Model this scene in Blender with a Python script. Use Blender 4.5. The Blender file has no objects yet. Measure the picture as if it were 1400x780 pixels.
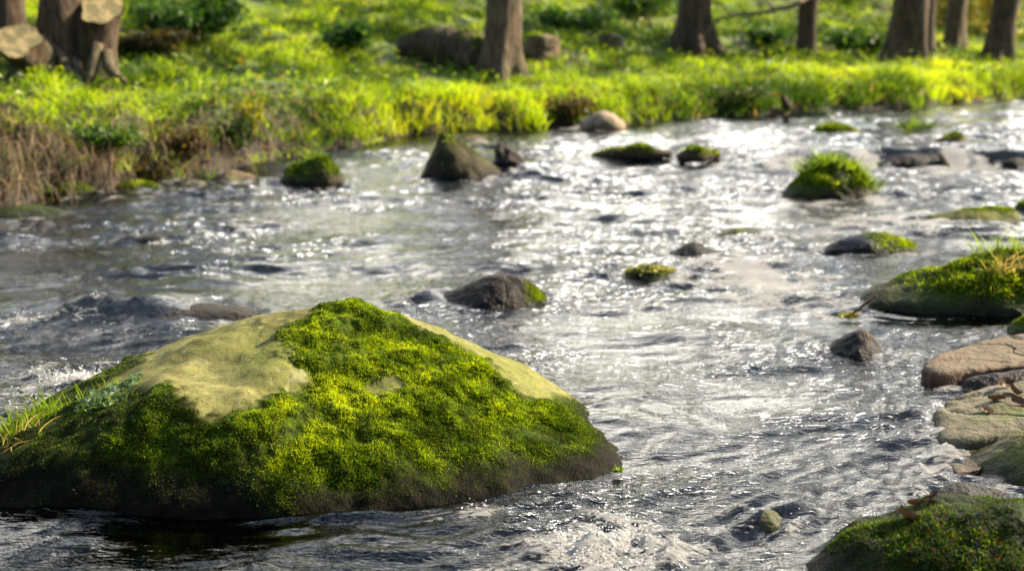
import bpy, bmesh, math, random
import numpy as np
from mathutils import Vector, Matrix, Quaternion
from mathutils.geometry import delaunay_2d_cdt

random.seed(7)
RNG = np.random.default_rng(7)
SC = bpy.context.scene
COL = SC.collection
R = math.radians

# ------------------------------------------------------------------ camera geometry
H = 1.10
FPX = 1944.4
PITCH = math.atan(409 / FPX)
FWD = np.array((0, math.cos(PITCH), -math.sin(PITCH)))
UPV = np.array((0, math.sin(PITCH), math.cos(PITCH)))
EYE = np.array((0, 0, H))

def ray(px, py):
    return FWD + np.array((1, 0, 0)) * (px - 700) / FPX + UPV * (390 - py) / FPX

def at(px, py, z=0.0):
    d = ray(px, py); return EYE + d * ((z - H) / d[2])

def atY(px, py, Y):
    d = ray(px, py); return EYE + d * (Y / d[1])

# ------------------------------------------------------------------ noise
_p = np.random.default_rng(3).permutation(256); _p = np.concatenate([_p, _p, _p])
_g = np.random.default_rng(4).normal(size=(256, 3)); _g /= np.linalg.norm(_g, axis=1)[:, None]

def perlin(p):
    p = np.asarray(p, float)
    i = np.floor(p).astype(np.int64); f = p - i; i &= 255
    u = f * f * f * (f * (f * 6 - 15) + 10)
    out = 0
    for dx in (0, 1):
        wx = u[:, 0] if dx else 1 - u[:, 0]
        hx = _p[i[:, 0] + dx]
        for dy in (0, 1):
            wy = u[:, 1] if dy else 1 - u[:, 1]
            hy = _p[hx + i[:, 1] + dy]
            for dz in (0, 1):
                wz = u[:, 2] if dz else 1 - u[:, 2]
                g = _g[_p[hy + i[:, 2] + dz] & 255]
                out = out + wx * wy * wz * (g[:, 0] * (f[:, 0] - dx) + g[:, 1] * (f[:, 1] - dy) + g[:, 2] * (f[:, 2] - dz))
    return out * 1.5

def fbm(p, octv=4, gain=0.5, lac=2.03):
    p = np.asarray(p, float); s = 0; a = 1
    for k in range(octv):
        s = s + a * perlin(p + 17.3 * k); p = p * lac; a *= gain
    return s

def p2(x, y, z=0.0):
    return np.stack([x, y, np.zeros_like(x) + z], 1)

def sstep(a, b, x):
    t = np.clip((x - a) / (b - a), 0, 1); return t * t * (3 - 2 * t)

# ------------------------------------------------------------------ mesh helpers
def mesh_np(name, V, F, mat=None, smooth=True, col=None, mats=None):
    """F: (n,k) array or list of arrays with equal k each."""
    Fs = F if isinstance(F, list) else [F]
    me = bpy.data.meshes.new(name)
    V = np.ascontiguousarray(V, np.float32)
    me.vertices.add(len(V)); me.vertices.foreach_set('co', V.ravel())
    nl = sum(f.size for f in Fs); nf = sum(len(f) for f in Fs)
    me.loops.add(nl); me.polygons.add(nf)
    me.loops.foreach_set('vertex_index', np.concatenate([f.ravel() for f in Fs]).astype(np.int32))
    tot = np.concatenate([np.full(len(f), f.shape[1]) for f in Fs])
    st = np.concatenate([[0], np.cumsum(tot)[:-1]])
    me.polygons.foreach_set('loop_start', st.astype(np.int32))
    me.polygons.foreach_set('loop_total', tot.astype(np.int32))
    me.polygons.foreach_set('use_smooth', np.full(nf, smooth))
    if col is not None:
        for k, c in (col if isinstance(col, dict) else {'Col': col}).items():
            c = np.asarray(c, np.float32)
            if c.ndim == 1:
                a = me.attributes.new(k, 'FLOAT', 'POINT'); a.data.foreach_set('value', c)
            else:
                a = me.attributes.new(k, 'FLOAT_COLOR', 'POINT')
                if c.shape[1] == 3: c = np.concatenate([c, np.ones((len(c), 1), np.float32)], 1)
                a.data.foreach_set('color', np.ascontiguousarray(c).ravel())
    me.update(calc_edges=True); me.validate()
    if mat: me.materials.append(mat)
    return me

def link(name, me, parent=None):
    o = bpy.data.objects.new(name, me); COL.objects.link(o)
    if parent is not None: o.parent = parent
    return o

def tag(o, label=None, cat=None, group=None, kind=None):
    if label: o['label'] = label
    if cat: o['category'] = cat
    if group: o['group'] = group
    if kind: o['kind'] = kind
    return o

def empty(name, loc, label, cat, group=None):
    o = bpy.data.objects.new(name, None); COL.objects.link(o)
    o.empty_display_size = 0.05
    o.location = [float(v) for v in loc]
    return tag(o, label, cat, group)

_ico = {}
def ico(level):
    if level not in _ico:
        bm = bmesh.new(); bmesh.ops.create_icosphere(bm, subdivisions=level, radius=1)
        V = np.array([v.co[:] for v in bm.verts]); F = np.array([[v.index for v in f.verts] for f in bm.faces]); bm.free()
        V /= np.linalg.norm(V, axis=1)[:, None]
        _ico[level] = (V, F)
    return _ico[level]

def vnormals(V, F):
    n = np.zeros_like(V)
    fn = np.cross(V[F[:, 1]] - V[F[:, 0]], V[F[:, 2]] - V[F[:, 0]])
    for k in range(F.shape[1]): np.add.at(n, F[:, k], fn)
    return n / np.maximum(np.linalg.norm(n, axis=1), 1e-12)[:, None]

def hull_planes(pts):
    bm = bmesh.new()
    vs = [bm.verts.new(p) for p in pts]
    bmesh.ops.convex_hull(bm, input=vs)
    bm.faces.ensure_lookup_table()
    bm.normal_update()
    c = np.mean(np.array(pts), 0)
    N, D = [], []
    for f in bm.faces:
        n = np.array(f.normal); d = float(n @ np.array(f.verts[0].co))
        if n @ c > d: n, d = -n, -d
        if any(np.dot(n, m) > 0.99995 and abs(d - e) < 1e-4 for m, e in zip(N, D)): continue
        N.append(n); D.append(d)
    bm.free()
    return np.array(N), np.array(D)

def radial_hull(pts, center, level, sharp=18):
    N, D = hull_planes(pts)
    d = D - N @ center
    V, F = ico(level)
    q = np.maximum(V @ N.T, 0) / np.maximum(d, 1e-3)[None, :]
    r = (q ** sharp).sum(1) ** (-1.0 / sharp)
    return center + V * r[:, None], F

def grid_faces(nx, ny):
    a = np.arange(nx - 1)[None, :] + nx * np.arange(ny - 1)[:, None]; a = a.ravel()
    return np.stack([a, a + 1, a + nx + 1, a + nx], 1)

def tube(pts, rad, n=10, cap=True):
    pts = np.asarray(pts, float); rad = np.asarray(rad, float)
    t = np.gradient(pts, axis=0); t /= np.maximum(np.linalg.norm(t, axis=1), 1e-9)[:, None]
    ref = np.array((0, 0, 1.)) if abs(t[0, 2]) < 0.9 else np.array((1., 0, 0))
    V = []
    u = np.cross(t[0], ref); u /= np.linalg.norm(u)
    for k in range(len(pts)):
        u = u - t[k] * (u @ t[k]); u /= np.linalg.norm(u)
        w = np.cross(t[k], u)
        a = np.linspace(0, 2 * math.pi, n, endpoint=False)
        V.append(pts[k] + rad[k] * (np.cos(a)[:, None] * u + np.sin(a)[:, None] * w))
    V = np.concatenate(V)
    F = []
    for k in range(len(pts) - 1):
        for j in range(n):
            F.append((k * n + j, k * n + (j + 1) % n, (k + 1) * n + (j + 1) % n, (k + 1) * n + j))
    if cap:
        V = np.concatenate([V, pts[:1], pts[-1:]])
        i0, i1 = len(V) - 2, len(V) - 1
        for j in range(n):
            F.append((j, i0, i0, (j + 1) % n)[:0] or (i0, (j + 1) % n, j, j))
            F.append((i1, (len(pts) - 1) * n + j, (len(pts) - 1) * n + (j + 1) % n, (len(pts) - 1) * n + (j + 1) % n))
    return V, np.array(F)

def tube_clean(pts, rad, n=10):
    """quads + triangle caps"""
    V, F = tube(pts, rad, n, cap=False)
    pts = np.asarray(pts, float); m = len(pts)
    V = np.concatenate([V, pts[:1], pts[-1:]]); i0, i1 = len(V) - 2, len(V) - 1
    j = np.arange(n); k = (j + 1) % n
    T = np.concatenate([np.stack([np.full(n, i0), k, j], 1), np.stack([np.full(n, i1), (m - 1) * n + j, (m - 1) * n + k], 1)])
    return V, F, T

class Geo:
    """collects pieces (V, list of face arrays) into one mesh"""
    def __init__(s): s.V, s.F, s.n, s.C = [], {}, 0, []
    def add(s, V, *Fs, col=None):
        s.V.append(np.asarray(V, float))
        for F in Fs: s.F.setdefault(F.shape[1], []).append(F + s.n)
        s.n += len(V)
        s.C.append(np.zeros((len(V), 3)) + (col if col is not None else 1.0))
    def mesh(s, name, mat, smooth=True):
        return mesh_np(name, np.concatenate(s.V), [np.concatenate(f) for f in s.F.values()], mat, smooth, np.concatenate(s.C))

def blades(P, D, Hh, W, bend, C, segs=3, normal=None):
    """grass blades. P (n,3) roots, D (n,3) growth direction, Hh heights, W widths, bend (n,3) offset at tip."""
    n = len(P)
    side = np.cross(D, RNG.normal(size=(n, 3))); side /= np.maximum(np.linalg.norm(side, axis=1), 1e-9)[:, None]
    V = np.zeros((n, 2 * segs + 1, 3)); Cc = np.zeros((n, 2 * segs + 1, 3))
    for k in range(segs + 1):
        t = k / segs
        c = P + D * (Hh * t)[:, None] + bend * (t * t)
        w = W * (1 - t ** 1.6) * 0.5
        if k < segs:
            V[:, 2 * k] = c - side * w[:, None]; V[:, 2 * k + 1] = c + side * w[:, None]
            Cc[:, 2 * k] = Cc[:, 2 * k + 1] = C
        else:
            V[:, 2 * k] = c; Cc[:, 2 * k] = C
    base = (np.arange(n) * (2 * segs + 1))[:, None]
    Q = [base + np.array([[2 * k, 2 * k + 1, 2 * k + 3, 2 * k + 2]]) for k in range(segs - 1)]
    T = base + np.array([[2 * segs - 2, 2 * segs - 1, 2 * segs]])
    Fs = ([np.concatenate(Q)] if Q else []) + [T]
    return V.reshape(-1, 3), Fs, Cc.reshape(-1, 3)

def leaves(P, N, size, C, asp=0.6, fold=0.25):
    """leaf: two triangles pairs folded about the midrib; N = facing normal"""
    n = len(P)
    r = RNG.normal(size=(n, 3)); u = np.cross(N, r); u /= np.maximum(np.linalg.norm(u, axis=1), 1e-9)[:, None]
    w = np.cross(N, u); s = size[:, None]
    V = np.stack([P - u * s * .5, P + w * s * asp * .5 + N * s * fold * .5 - u * s * .05, P + u * s * .5 - N * s * .12, P - w * s * asp * .5 + N * s * fold * .5 - u * s * .05], 1)
    b = (np.arange(n) * 4)[:, None]
    F = np.concatenate([b + np.array([[0, 1, 2]]), b + np.array([[0, 2, 3]])])
    return V.reshape(-1, 3), F, np.repeat(C, 4, 0)

# ------------------------------------------------------------------ material helpers
class NT:
    def __init__(s, name, world=False):
        if world:
            s.m = bpy.data.worlds.new(name); SC.world = s.m
        else:
            s.m = bpy.data.materials.new(name)
        s.m.use_nodes = True; s.t = s.m.node_tree; s.t.nodes.clear()
    def n(s, typ, **kw):
        nd = s.t.nodes.new(typ)
        for k, v in kw.items():
            if k.startswith('_'): setattr(nd, k[1:], v)
            else:
                key = int(k[1:]) if k[0] == 'i' and k[1:].isdigit() else k.replace('_', ' ')
                s.set(nd.inputs[key], v)
        return nd
    def set(s, sock, v):
        if isinstance(v, bpy.types.NodeSocket): s.t.links.new(v, sock)
        elif isinstance(v, bpy.types.Node): s.t.links.new(v.outputs[0], sock)
        else:
            if hasattr(sock, 'default_value') and hasattr(sock.default_value, '__len__') and hasattr(v, '__len__') and len(v) == 3 and len(sock.default_value) == 4: v = (*v, 1)
            sock.default_value = v
    def math(s, op, a, b=0.0, c=0.0, clamp=False):
        nd = s.t.nodes.new('ShaderNodeMath'); nd.operation = op; nd.use_clamp = clamp
        s.set(nd.inputs[0], a); s.set(nd.inputs[1], b)
        if op in ('MULTIPLY_ADD', 'SMOOTH_MIN', 'COMPARE'): s.set(nd.inputs[2], c)
        return nd.outputs[0]
    def ramp(s, x, a, b, lo=0.0, hi=1.0):
        nd = s.t.nodes.new('ShaderNodeMapRange'); nd.interpolation_type = 'SMOOTHSTEP'
        for i, v in enumerate((x, a, b, lo, hi)): s.set(nd.inputs[i], v)
        return nd.outputs[0]
    def mix(s, f, a, b, blend='MIX'):
        nd = s.t.nodes.new('ShaderNodeMix'); nd.data_type = 'RGBA'; nd.blend_type = blend
        s.set(nd.inputs[0], f); s.set(nd.inputs[6], a); s.set(nd.inputs[7], b)
        return nd.outputs[2]
    def noise(s, scale, detail=4, rough=.55, vec=None, dist=0.0):
        nd = s.n('ShaderNodeTexNoise', Scale=scale, Detail=detail, Roughness=rough, Distortion=dist)
        if vec is not None: s.set(nd.inputs['Vector'], vec)
        return nd.outputs[0]
    def pos(s): return s.n('ShaderNodeNewGeometry').outputs['Position']
    def bump(s, h, strength=.5, dist=.01, normal=None):
        nd = s.n('ShaderNodeBump', Strength=strength, Distance=dist, Height=h)
        if normal is not None: s.set(nd.inputs['Normal'], normal)
        return nd.outputs[0]
    def out(s, sh):
        o = s.t.nodes.new('ShaderNodeOutputMaterial'); s.set(o.inputs[0], sh); return s.m

def leaf_mat(name, transl=0.45, rough=.5, tint=(1, 1, 1), attr='Col'):
    t = NT(name)
    a = t.n('ShaderNodeAttribute', _attribute_name=attr).outputs['Color']
    c = t.mix(1.0, a, tint, 'MULTIPLY')
    p = t.n('ShaderNodeBsdfPrincipled', Base_Color=c, Roughness=rough)
    p.inputs['Specular IOR Level'].default_value = .3
    tr = t.n('ShaderNodeBsdfTranslucent', Color=t.mix(1.0, c, (1.25, 1.15, .55), 'MULTIPLY'))
    m = t.n('ShaderNodeMixShader', i0=transl, i1=p.outputs[0], i2=tr.outputs[0])
    return t.out(m.outputs[0])

def rock_mat(name, c1, c2, moss=0.0, moss_c=(.09, .13, .015), dark_c=None, wet_z=.05, rough=.75, scale=9.0, spots=.25, upmin=.35):
    t = NT(name); P = t.pos()
    n1 = t.noise(scale, 6, .6, P); n2 = t.noise(scale * 5.3, 4, .6, P); n3 = t.noise(scale * .45, 3, .5, P)
    c = t.mix(t.ramp(n1, .3, .7), c1, c2)
    c = t.mix(t.math('MULTIPLY', t.ramp(n2, .52, .72), spots), c, tuple(.35 * v for v in c1))
    if moss > 0:
        nz = t.n('ShaderNodeSeparateXYZ', Vector=t.n('ShaderNodeNewGeometry').outputs['Normal']).outputs[2]
        mm = t.math('MULTIPLY', t.ramp(nz, upmin - .25, upmin + .25), t.ramp(t.math('ADD', n3, t.math('MULTIPLY', n2, .3)), .85 - .55 * moss, 1.0 - .5 * moss))
        mc = t.mix(n2, tuple(.55 * v for v in moss_c), tuple(1.5 * v for v in moss_c))
        c = t.mix(mm, c, mc)
    z = t.n('ShaderNodeSeparateXYZ', Vector=P).outputs[2]
    wet = t.ramp(t.math('ADD', z, t.math('MULTIPLY_ADD', n1, .05, -.025)), wet_z + .02, wet_z - .02)
    c = t.mix(wet, c, t.mix(1.0, c, (.36, .34, .32), 'MULTIPLY'))
    rg = t.math('MULTIPLY_ADD', wet, .45 - rough, rough)
    h = t.math('ADD', t.math('MULTIPLY', n1, .6), t.math('MULTIPLY', n2, .35))
    b = t.bump(h, .9, .035)
    p = t.n('ShaderNodeBsdfPrincipled', Base_Color=c, Roughness=rg, Normal=b)
    p.inputs['Specular IOR Level'].default_value = .14
    return t.out(p.outputs[0])

# ------------------------------------------------------------------ light, sky, camera
SUN_AZ, SUN_EL = R(69), R(32)          # azimuth from +Y towards +X
cam = bpy.data.objects.new('camera', bpy.data.cameras.new('camera')); COL.objects.link(cam)
cam.location = (0, 0, H); cam.rotation_euler = (math.pi / 2 - PITCH, 0, 0)
cam.data.lens = 50.0; cam.data.sensor_width = 36; cam.data.clip_end = 3000; cam.data.clip_start = .05
cam.data.dof.use_dof = True; cam.data.dof.focus_distance = 3.25; cam.data.dof.aperture_fstop = 3.2
SC.camera = cam

sun = bpy.data.objects.new('sun', bpy.data.lights.new('sun', 'SUN')); COL.objects.link(sun)
sun.data.energy = 5.0; sun.data.angle = R(.6); sun.data.color = (1, .84, .60)
sd = Vector((math.sin(SUN_AZ) * math.cos(SUN_EL), math.cos(SUN_AZ) * math.cos(SUN_EL), math.sin(SUN_EL)))
sun.rotation_euler = sd.to_track_quat('Z', 'Y').to_euler()

w = NT('World', world=True)
sky = w.n('ShaderNodeTexSky', _sky_type='NISHITA', _sun_disc=False, _sun_elevation=SUN_EL, _sun_rotation=SUN_AZ, _air_density=1.0, _dust_density=.25)
gen = w.n('ShaderNodeTexCoord').outputs['Generated']
cn = w.noise(5.2, 6, .56, gen, .4)
dirv = Vector((.28, .85, .42)).normalized()
vd = w.n('ShaderNodeVectorMath', _operation='DOT_PRODUCT', i0=gen, i1=tuple(dirv)).outputs['Value']
dz = w.n('ShaderNodeSeparateXYZ', Vector=gen).outputs[2]
glow = w.math('MULTIPLY', w.ramp(vd, .10, .92), w.ramp(w.math('ADD', dz, w.math('MULTIPLY_ADD', cn, .5, -.25)), .72, .36))                       # cloud bank added ahead of the camera, brightened for the water's reflections
cl = w.math('MULTIPLY', w.ramp(cn, .45, .54), w.math('MULTIPLY_ADD', w.ramp(vd, -.1, .6), .9, .1))
ccol = w.mix(glow, (9.5, 11.6, 15), (56, 53, 47))
csky = w.mix(cl, sky.outputs[0], ccol)
bg = w.n('ShaderNodeBackground', Color=csky, Strength=.05)
ow = w.t.nodes.new('ShaderNodeOutputWorld'); w.set(ow.inputs[0], bg.outputs[0])

SC.view_settings.view_transform = 'Standard'; SC.view_settings.look = 'None'
SC.view_settings.exposure = 1.55; SC.view_settings.gamma = 1
SC.render.engine = 'CYCLES'
SC.cycles.use_denoising = True
SC.cycles.max_bounces = 7; SC.cycles.diffuse_bounces = 3; SC.cycles.glossy_bounces = 3
SC.cycles.transmission_bounces = 4; SC.cycles.transparent_max_bounces = 10
SC.cycles.sample_clamp_indirect = 4.0; SC.cycles.caustics_reflective = False; SC.cycles.caustics_refractive = False

# ------------------------------------------------------------------ stream edges and terrain
UPZ = 0.09                                       # the water above the little ledge stands higher
FAR = [(-14, -3), (-8.5, 1.5), (-4.6, 4.9)] + [tuple(at(px, py, z)[:2]) for px, py, z in
       ((-60, 296, 0), (60, 278, 0), (200, 254, 0), (290, 246, 0), (380, 226, 0), (480, 206, 0.02), (570, 196, .03), (650, 190, .04), (720, 184, .05), (800, 178, .06),
        (900, 171, .07), (1000, 164, .08), (1080, 158, .09), (1160, 154, .09), (1250, 147, .09), (1330, 141, .09), (1420, 134, .09))] + [(7.2, 15.8), (14, 21), (40, 42)]
NEAR = [(-1.5, -6), (-.3, -1), (.12, 1.0), (.30, 2.0)] + [tuple(at(px, py, 0)[:2]) for px, py in
        ((1360, 800), (1440, 700), (1450, 640), (1450, 600), (1450, 540), (1450, 490), (1470, 430), (1480, 350), (1470, 300))] + [(3.6, 8.0), (5.4, 9.6), (8.6, 12.4), (16, 18), (42, 37)]

def polydist(poly, x, y, side):
    """signed distance, + on the land side"""
    best = np.full(len(x), 1e9); sg = np.zeros(len(x))
    for (ax, ay), (bx, by) in zip(poly[:-1], poly[1:]):
        dx, dy = bx - ax, by - ay; L = dx * dx + dy * dy
        t = np.clip(((x - ax) * dx + (y - ay) * dy) / L, 0, 1)
        qx, qy = x - ax - t * dx, y - ay - t * dy
        d = np.hypot(qx, qy); cr = dx * (y - ay) - dy * (x - ax)
        m = d < best - 1e-9
        best = np.where(m, d, best); sg = np.where(m, np.sign(cr), sg)
    return best * sg * side

def ledge_y(x): return 8.75 + .06 * (x - 2.6) + .10 * np.sin(x * 3.1)
def water_level(x, y):
    wd = .10 + 2.4 * sstep(2.0, -.5, x)
    s = sstep(-wd, wd, y - ledge_y(x) - .6 * sstep(2.0, -.5, x))
    return UPZ * s

def ground_z(x, y):
    x = np.atleast_1d(np.asarray(x, float)); y = np.atleast_1d(np.asarray(y, float))
    wl = water_level(x, y)
    sf = polydist(FAR, x, y, 1) + .13 * perlin(p2(x * 1.3, y * 1.3, 5)) + .13 * perlin(p2(x * 3.3, y * 3.3, 9)) + .05 * perlin(p2(x * 8, y * 8, 11))
    sn = polydist(NEAR, x, y, -1) + .08 * perlin(p2(x * 2, y * 2, 2))
    left = sstep(1.0, -2.5, x - .12 * (y - 8))
    # far bank: eroded lip, terrace, hill
    lip = (.17 + .16 * left) * sstep(-.05, .30, sf) * (1 + .35 * perlin(p2(x * 2.6, y * 2.6, 19))) + .03 * np.clip(sf, 0, 3)
    hill = (.085 + .10 * left) * np.maximum(sf - 1.0, 0) * sstep(1.0, 3.2, sf)
    rise2 = .16 * np.maximum(sf - 4.2, 0) * sstep(4.0, 7, sf)
    hill = 14 * np.tanh((hill + rise2) / 14)
    bumps = .07 * fbm(p2(x * 1.1, y * 1.1, 1), 4) * sstep(.1, 1.2, sf) + .16 * perlin(p2(x * .5, y * .5, 3)) * sstep(1.5, 4, sf)
    far = lip + hill + bumps
    near = .10 * sstep(-.1, .5, sn) + .10 * np.clip(sn, 0, 4) + .05 * fbm(p2(x * 1.6, y * 1.6, 6), 3) * sstep(.1, .8, sn) + .03 * np.maximum(sn - 4, 0)
    near = np.minimum(near, 4 + 0 * near)
    dpt = np.minimum(np.maximum(-sf, 0), np.maximum(-sn, 0))
    bed = -.05 - .13 * sstep(0, .6, dpt) + .04 * fbm(p2(x * 2.2, y * 2.2, 8), 4)
    z = np.where(sf > 0, far, np.where(sn > 0, near, 0))
    k = np.minimum(sstep(-.25, .06, sf) + sstep(-.25, .06, sn), 1)
    return wl + np.where((sf > 0) | (sn > 0), z * k - .03 * (1 - k), bed * (1 - k) - .03 * k), sf, sn

def gz(x, y): return float(ground_z(x, y)[0][0])

def hit(px, py, y0=4.0):
    d = ray(px, py); Y = np.arange(y0, 60, .02); P = EYE + d[None] * (Y / d[1])[:, None]
    g = ground_z(P[:, 0], P[:, 1])[0]
    k = np.argmax(P[:, 2] < g)
    return np.array((P[k, 0], P[k, 1], g[k]))

def axis(lo, hi, step, far, grow=1.35):
    a = list(np.arange(lo, hi + 1e-6, step)); s = step
    while a[-1] < far: s *= grow; a.append(a[-1] + s)
    s = step
    while a[0] > -far: s *= grow; a.insert(0, a[0] - s)
    return np.array(a)

gx, gy = axis(-7, 11, .05, 700), axis(-2, 26, .05, 700)
GX, GY = np.meshgrid(gx, gy); X, Y = GX.ravel(), GY.ravel()
Z, SF, SN = ground_z(X, Y)
Z = Z + np.where(np.maximum(SF, SN) > .0, .015 * fbm(p2(X * 7, Y * 7, 4), 3), .02 * fbm(p2(X * 9, Y * 9, 4), 3)) * (np.abs(X) < 12)

t = NT('ground_soil'); P = t.pos()
land = t.n('ShaderNodeAttribute', _attribute_name='land').outputs['Fac']
green = t.n('ShaderNodeAttribute', _attribute_name='green').outputs['Fac']
n1 = t.noise(3.0, 6, .6, P); n2 = t.noise(22, 5, .6, P); n3 = t.noise(70, 3, .6, P)
soil = t.mix(t.ramp(n2, .3, .7), (.012, .008, .005), (.05, .034, .018))
gcol = t.mix(t.ramp(n2, .3, .7), (.04, .07, .006), (.16, .23, .012))
c = t.mix(t.math('MULTIPLY', green, t.ramp(n1, .35, .55)), soil, gcol)
vor = t.n('ShaderNodeTexVoronoi', Vector=P, Scale=16.0)
peb = t.mix(t.n('ShaderNodeSeparateColor', Color=vor.outputs['Color']).outputs[0], (.02, .017, .012), (.10, .07, .045))
peb = t.mix(t.ramp(vor.outputs['Distance'], .25, .6), peb, (.012, .010, .007))
c = t.mix(land, peb, c)
b = t.bump(t.math('ADD', t.math('MULTIPLY', n2, .6), t.math('MULTIPLY', n3, .3)), .8, .04)
M_ground = t.out(t.n('ShaderNodeBsdfPrincipled', Base_Color=c, Roughness=.85, Normal=b).outputs[0])
g = link('ground', mesh_np('ground', np.stack([X, Y, Z], 1), grid_faces(len(gx), len(gy)), M_ground, True,
         {'land': sstep(-.08, .1, np.maximum(SF, SN)), 'green': np.maximum(sstep(.05, .45, SF), sstep(.3, .9, SN))}))
tag(g, kind='structure')
#@@ROCKS
# ------------------------------------------------------------------ rocks
M_bould = None
def pip(poly, x, y):
    """signed distance to a closed polygon, + inside"""
    poly = np.asarray(poly); best = np.full(len(x), 1e9); ins = np.zeros(len(x), bool)
    for (ax, ay), (bx, by) in zip(poly, np.roll(poly, -1, 0)):
        dx, dy = bx - ax, by - ay; L = dx * dx + dy * dy + 1e-12
        t = np.clip(((x - ax) * dx + (y - ay) * dy) / L, 0, 1)
        best = np.minimum(best, np.hypot(x - ax - t * dx, y - ay - t * dy))
        c = ((ay > y) != (by > y)) & (x < (bx - ax) * (y - ay) / (by - ay + 1e-12) + ax)
        ins ^= c
    return np.where(ins, best, -best)

def surf_sample(V, F, n, wt):
    a, b, c = V[F[:, 0]], V[F[:, 1]], V[F[:, 2]]
    ar = np.linalg.norm(np.cross(b - a, c - a), axis=1) * wt[F].mean(1)
    k = RNG.choice(len(F), n, p=ar / ar.sum())
    u = RNG.random((n, 2)); s = np.sqrt(u[:, 0])
    w = np.stack([1 - s, s * (1 - u[:, 1]), s * u[:, 1]], 1)
    fn = np.cross(b - a, c - a)[k]; fn /= np.maximum(np.linalg.norm(fn, axis=1), 1e-12)[:, None]
    return (w[:, :1] * a[k] + w[:, 1:2] * b[k] + w[:, 2:] * c[k]), fn, (wt[F[k]] * w).sum(1)

def moss_colors(P, n, warm=0.5):
    q = fbm(P * 14, 3) + .35 * RNG.normal(size=n)
    a = np.array((.030, .060, .004)); b = np.array((.19, .32, .008)); c = np.array((.50, .59, .010))
    f1 = np.clip(q * .7 + .45 + .3 * warm, 0, 1)[:, None]; f2 = np.clip((q * .9 - .35 + .55 * warm), 0, 1)[:, None]
    C = a + (b - a) * f1; C = C + (c - C) * f2
    br = (RNG.random(n) < .10)[:, None]
    return np.where(br, np.array((.10, .06, .02)), C)

M_moss = leaf_mat('moss_sprigs', .45, .6)
M_grass = leaf_mat('grass_blades', .58, .45)
M_leaf = leaf_mat('leaf_foliage', .5, .45)
M_straw = leaf_mat('straw', .25, .6)

def moss_part(parent, V, F, wt, n, size=.009, warm=.5, name='moss', origin=None, per=3):
    P, N, w = surf_sample(V, F, n, wt)
    D = N + .55 * RNG.normal(size=P.shape) + np.array((0, 0, .25)); D = np.repeat(D, per, 0) + .6 * RNG.normal(size=(n * per, 3))
    D /= np.linalg.norm(D, axis=1)[:, None]
    C = np.repeat(moss_colors(P, n, warm if np.isscalar(warm) else warm(P)), per, 0) * RNG.uniform(.75, 1.25, (n * per, 1))
    Hh = size * RNG.uniform(.5, 1.3, n * per) * np.repeat(np.clip(.5 + .6 * w, .4, 1.1), per)
    PP = np.repeat(P - N * .002, per, 0)
    Vb, Fs, Cb = blades(PP, D, Hh, Hh * .55, RNG.normal(size=PP.shape) * (Hh * .3)[:, None], C, segs=1)
    return link(name, mesh_np(name, Vb - origin, Fs, M_moss, False, Cb), parent)

def rock_disp(V, F, amp, freq, octv=5, seed=0, ridged=.0):
    N = vnormals(V, F)
    d = fbm(V * freq + seed * 7.7, octv, .52)
    if ridged: d = d - ridged * np.abs(perlin(V * freq * 1.7 + seed))
    return V + N * (amp * d)[:, None]

RIP = []          # (cx, cy, rx, ry) of whatever stands in the water

def finish_rock(name, label, V, F, mat, cat='stone', moss=None, group=None, ripple=True, col=None):
    z0 = V[:, 2].min()
    c = np.array((V[:, 0].mean(), V[:, 1].mean(), max(z0, V[:, 2].max() - 1.0)))
    me = mesh_np(name, V - c, F, mat, True, col)
    o = link(name, me); o.location = c.tolist(); tag(o, label, cat, group)
    if ripple:
        wl = water_level(V[:, 0], V[:, 1]); m = np.abs(V[:, 2] - wl) < .03
        if m.sum() > 8:
            q = V[m]; RIP.append(((q[:, 0].min() + q[:, 0].max()) / 2, (q[:, 1].min() + q[:, 1].max()) / 2, np.ptp(q[:, 0]) / 2, np.ptp(q[:, 1]) / 2))
    if moss:
        N = vnormals(V, F)
        wt = moss['wt'](V, N)
        if wt.max() > 0:
            moss_part(o, V, F, wt, moss['n'], moss.get('size', .012), moss.get('warm', .5), origin=c)
    return o

def sil_pts(sil, base_y, zb, depth, ky=.45, front=.10, sh=.55):
    sil = [tuple(map(float, s)) for s in sil]
    cx = (sil[0][0] + sil[-1][0]) / 2; hw = (sil[-1][0] - sil[0][0]) / 2
    Yf = at(cx, base_y, zb)[1]; pts = []
    for px, py in sil:
        u = (px - cx) / hw
        top = atY(px, py, Yf + ky * depth); pts.append(top)
        yb = Yf + ky * depth * abs(u) ** 2.2
        xb = at(px, base_y, zb)[0] * (yb / Yf if Yf else 1)
        xb = top[0]
        pts += [(xb, yb, zb), (xb, yb + .01, zb - .12)]
        zs = zb + (top[2] - zb) * sh
        pts.append((xb, yb + front * depth + (ky - front) * depth * abs(u) ** 3 * .5, zs))
        ybk = Yf + depth - (1 - ky) * depth * abs(u) ** 2.2
        pts += [(xb, ybk, zb - .12), (xb, ybk - .15 * depth, zb + (top[2] - zb) * .45)]
    return np.array(pts)

def slab_pts(poly, z, th=.14, grow=1.06):
    top = np.array([at(px, py, zz) for (px, py), zz in zip(poly, z if hasattr(z, '__len__') else [z] * len(poly))])
    c = top.mean(0); bot = c + (top - c) * np.array((grow, grow, 1)); bot[:, 2] = top[:, 2] - th
    return np.concatenate([top, bot])

def radial(pts, level=5, sharp=18):
    c = (pts.max(0) + pts.min(0)) / 2; c[2] = pts[:, 2].min() + .45 * np.ptp(pts[:, 2])
    return radial_hull(pts, c, level, sharp)

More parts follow.
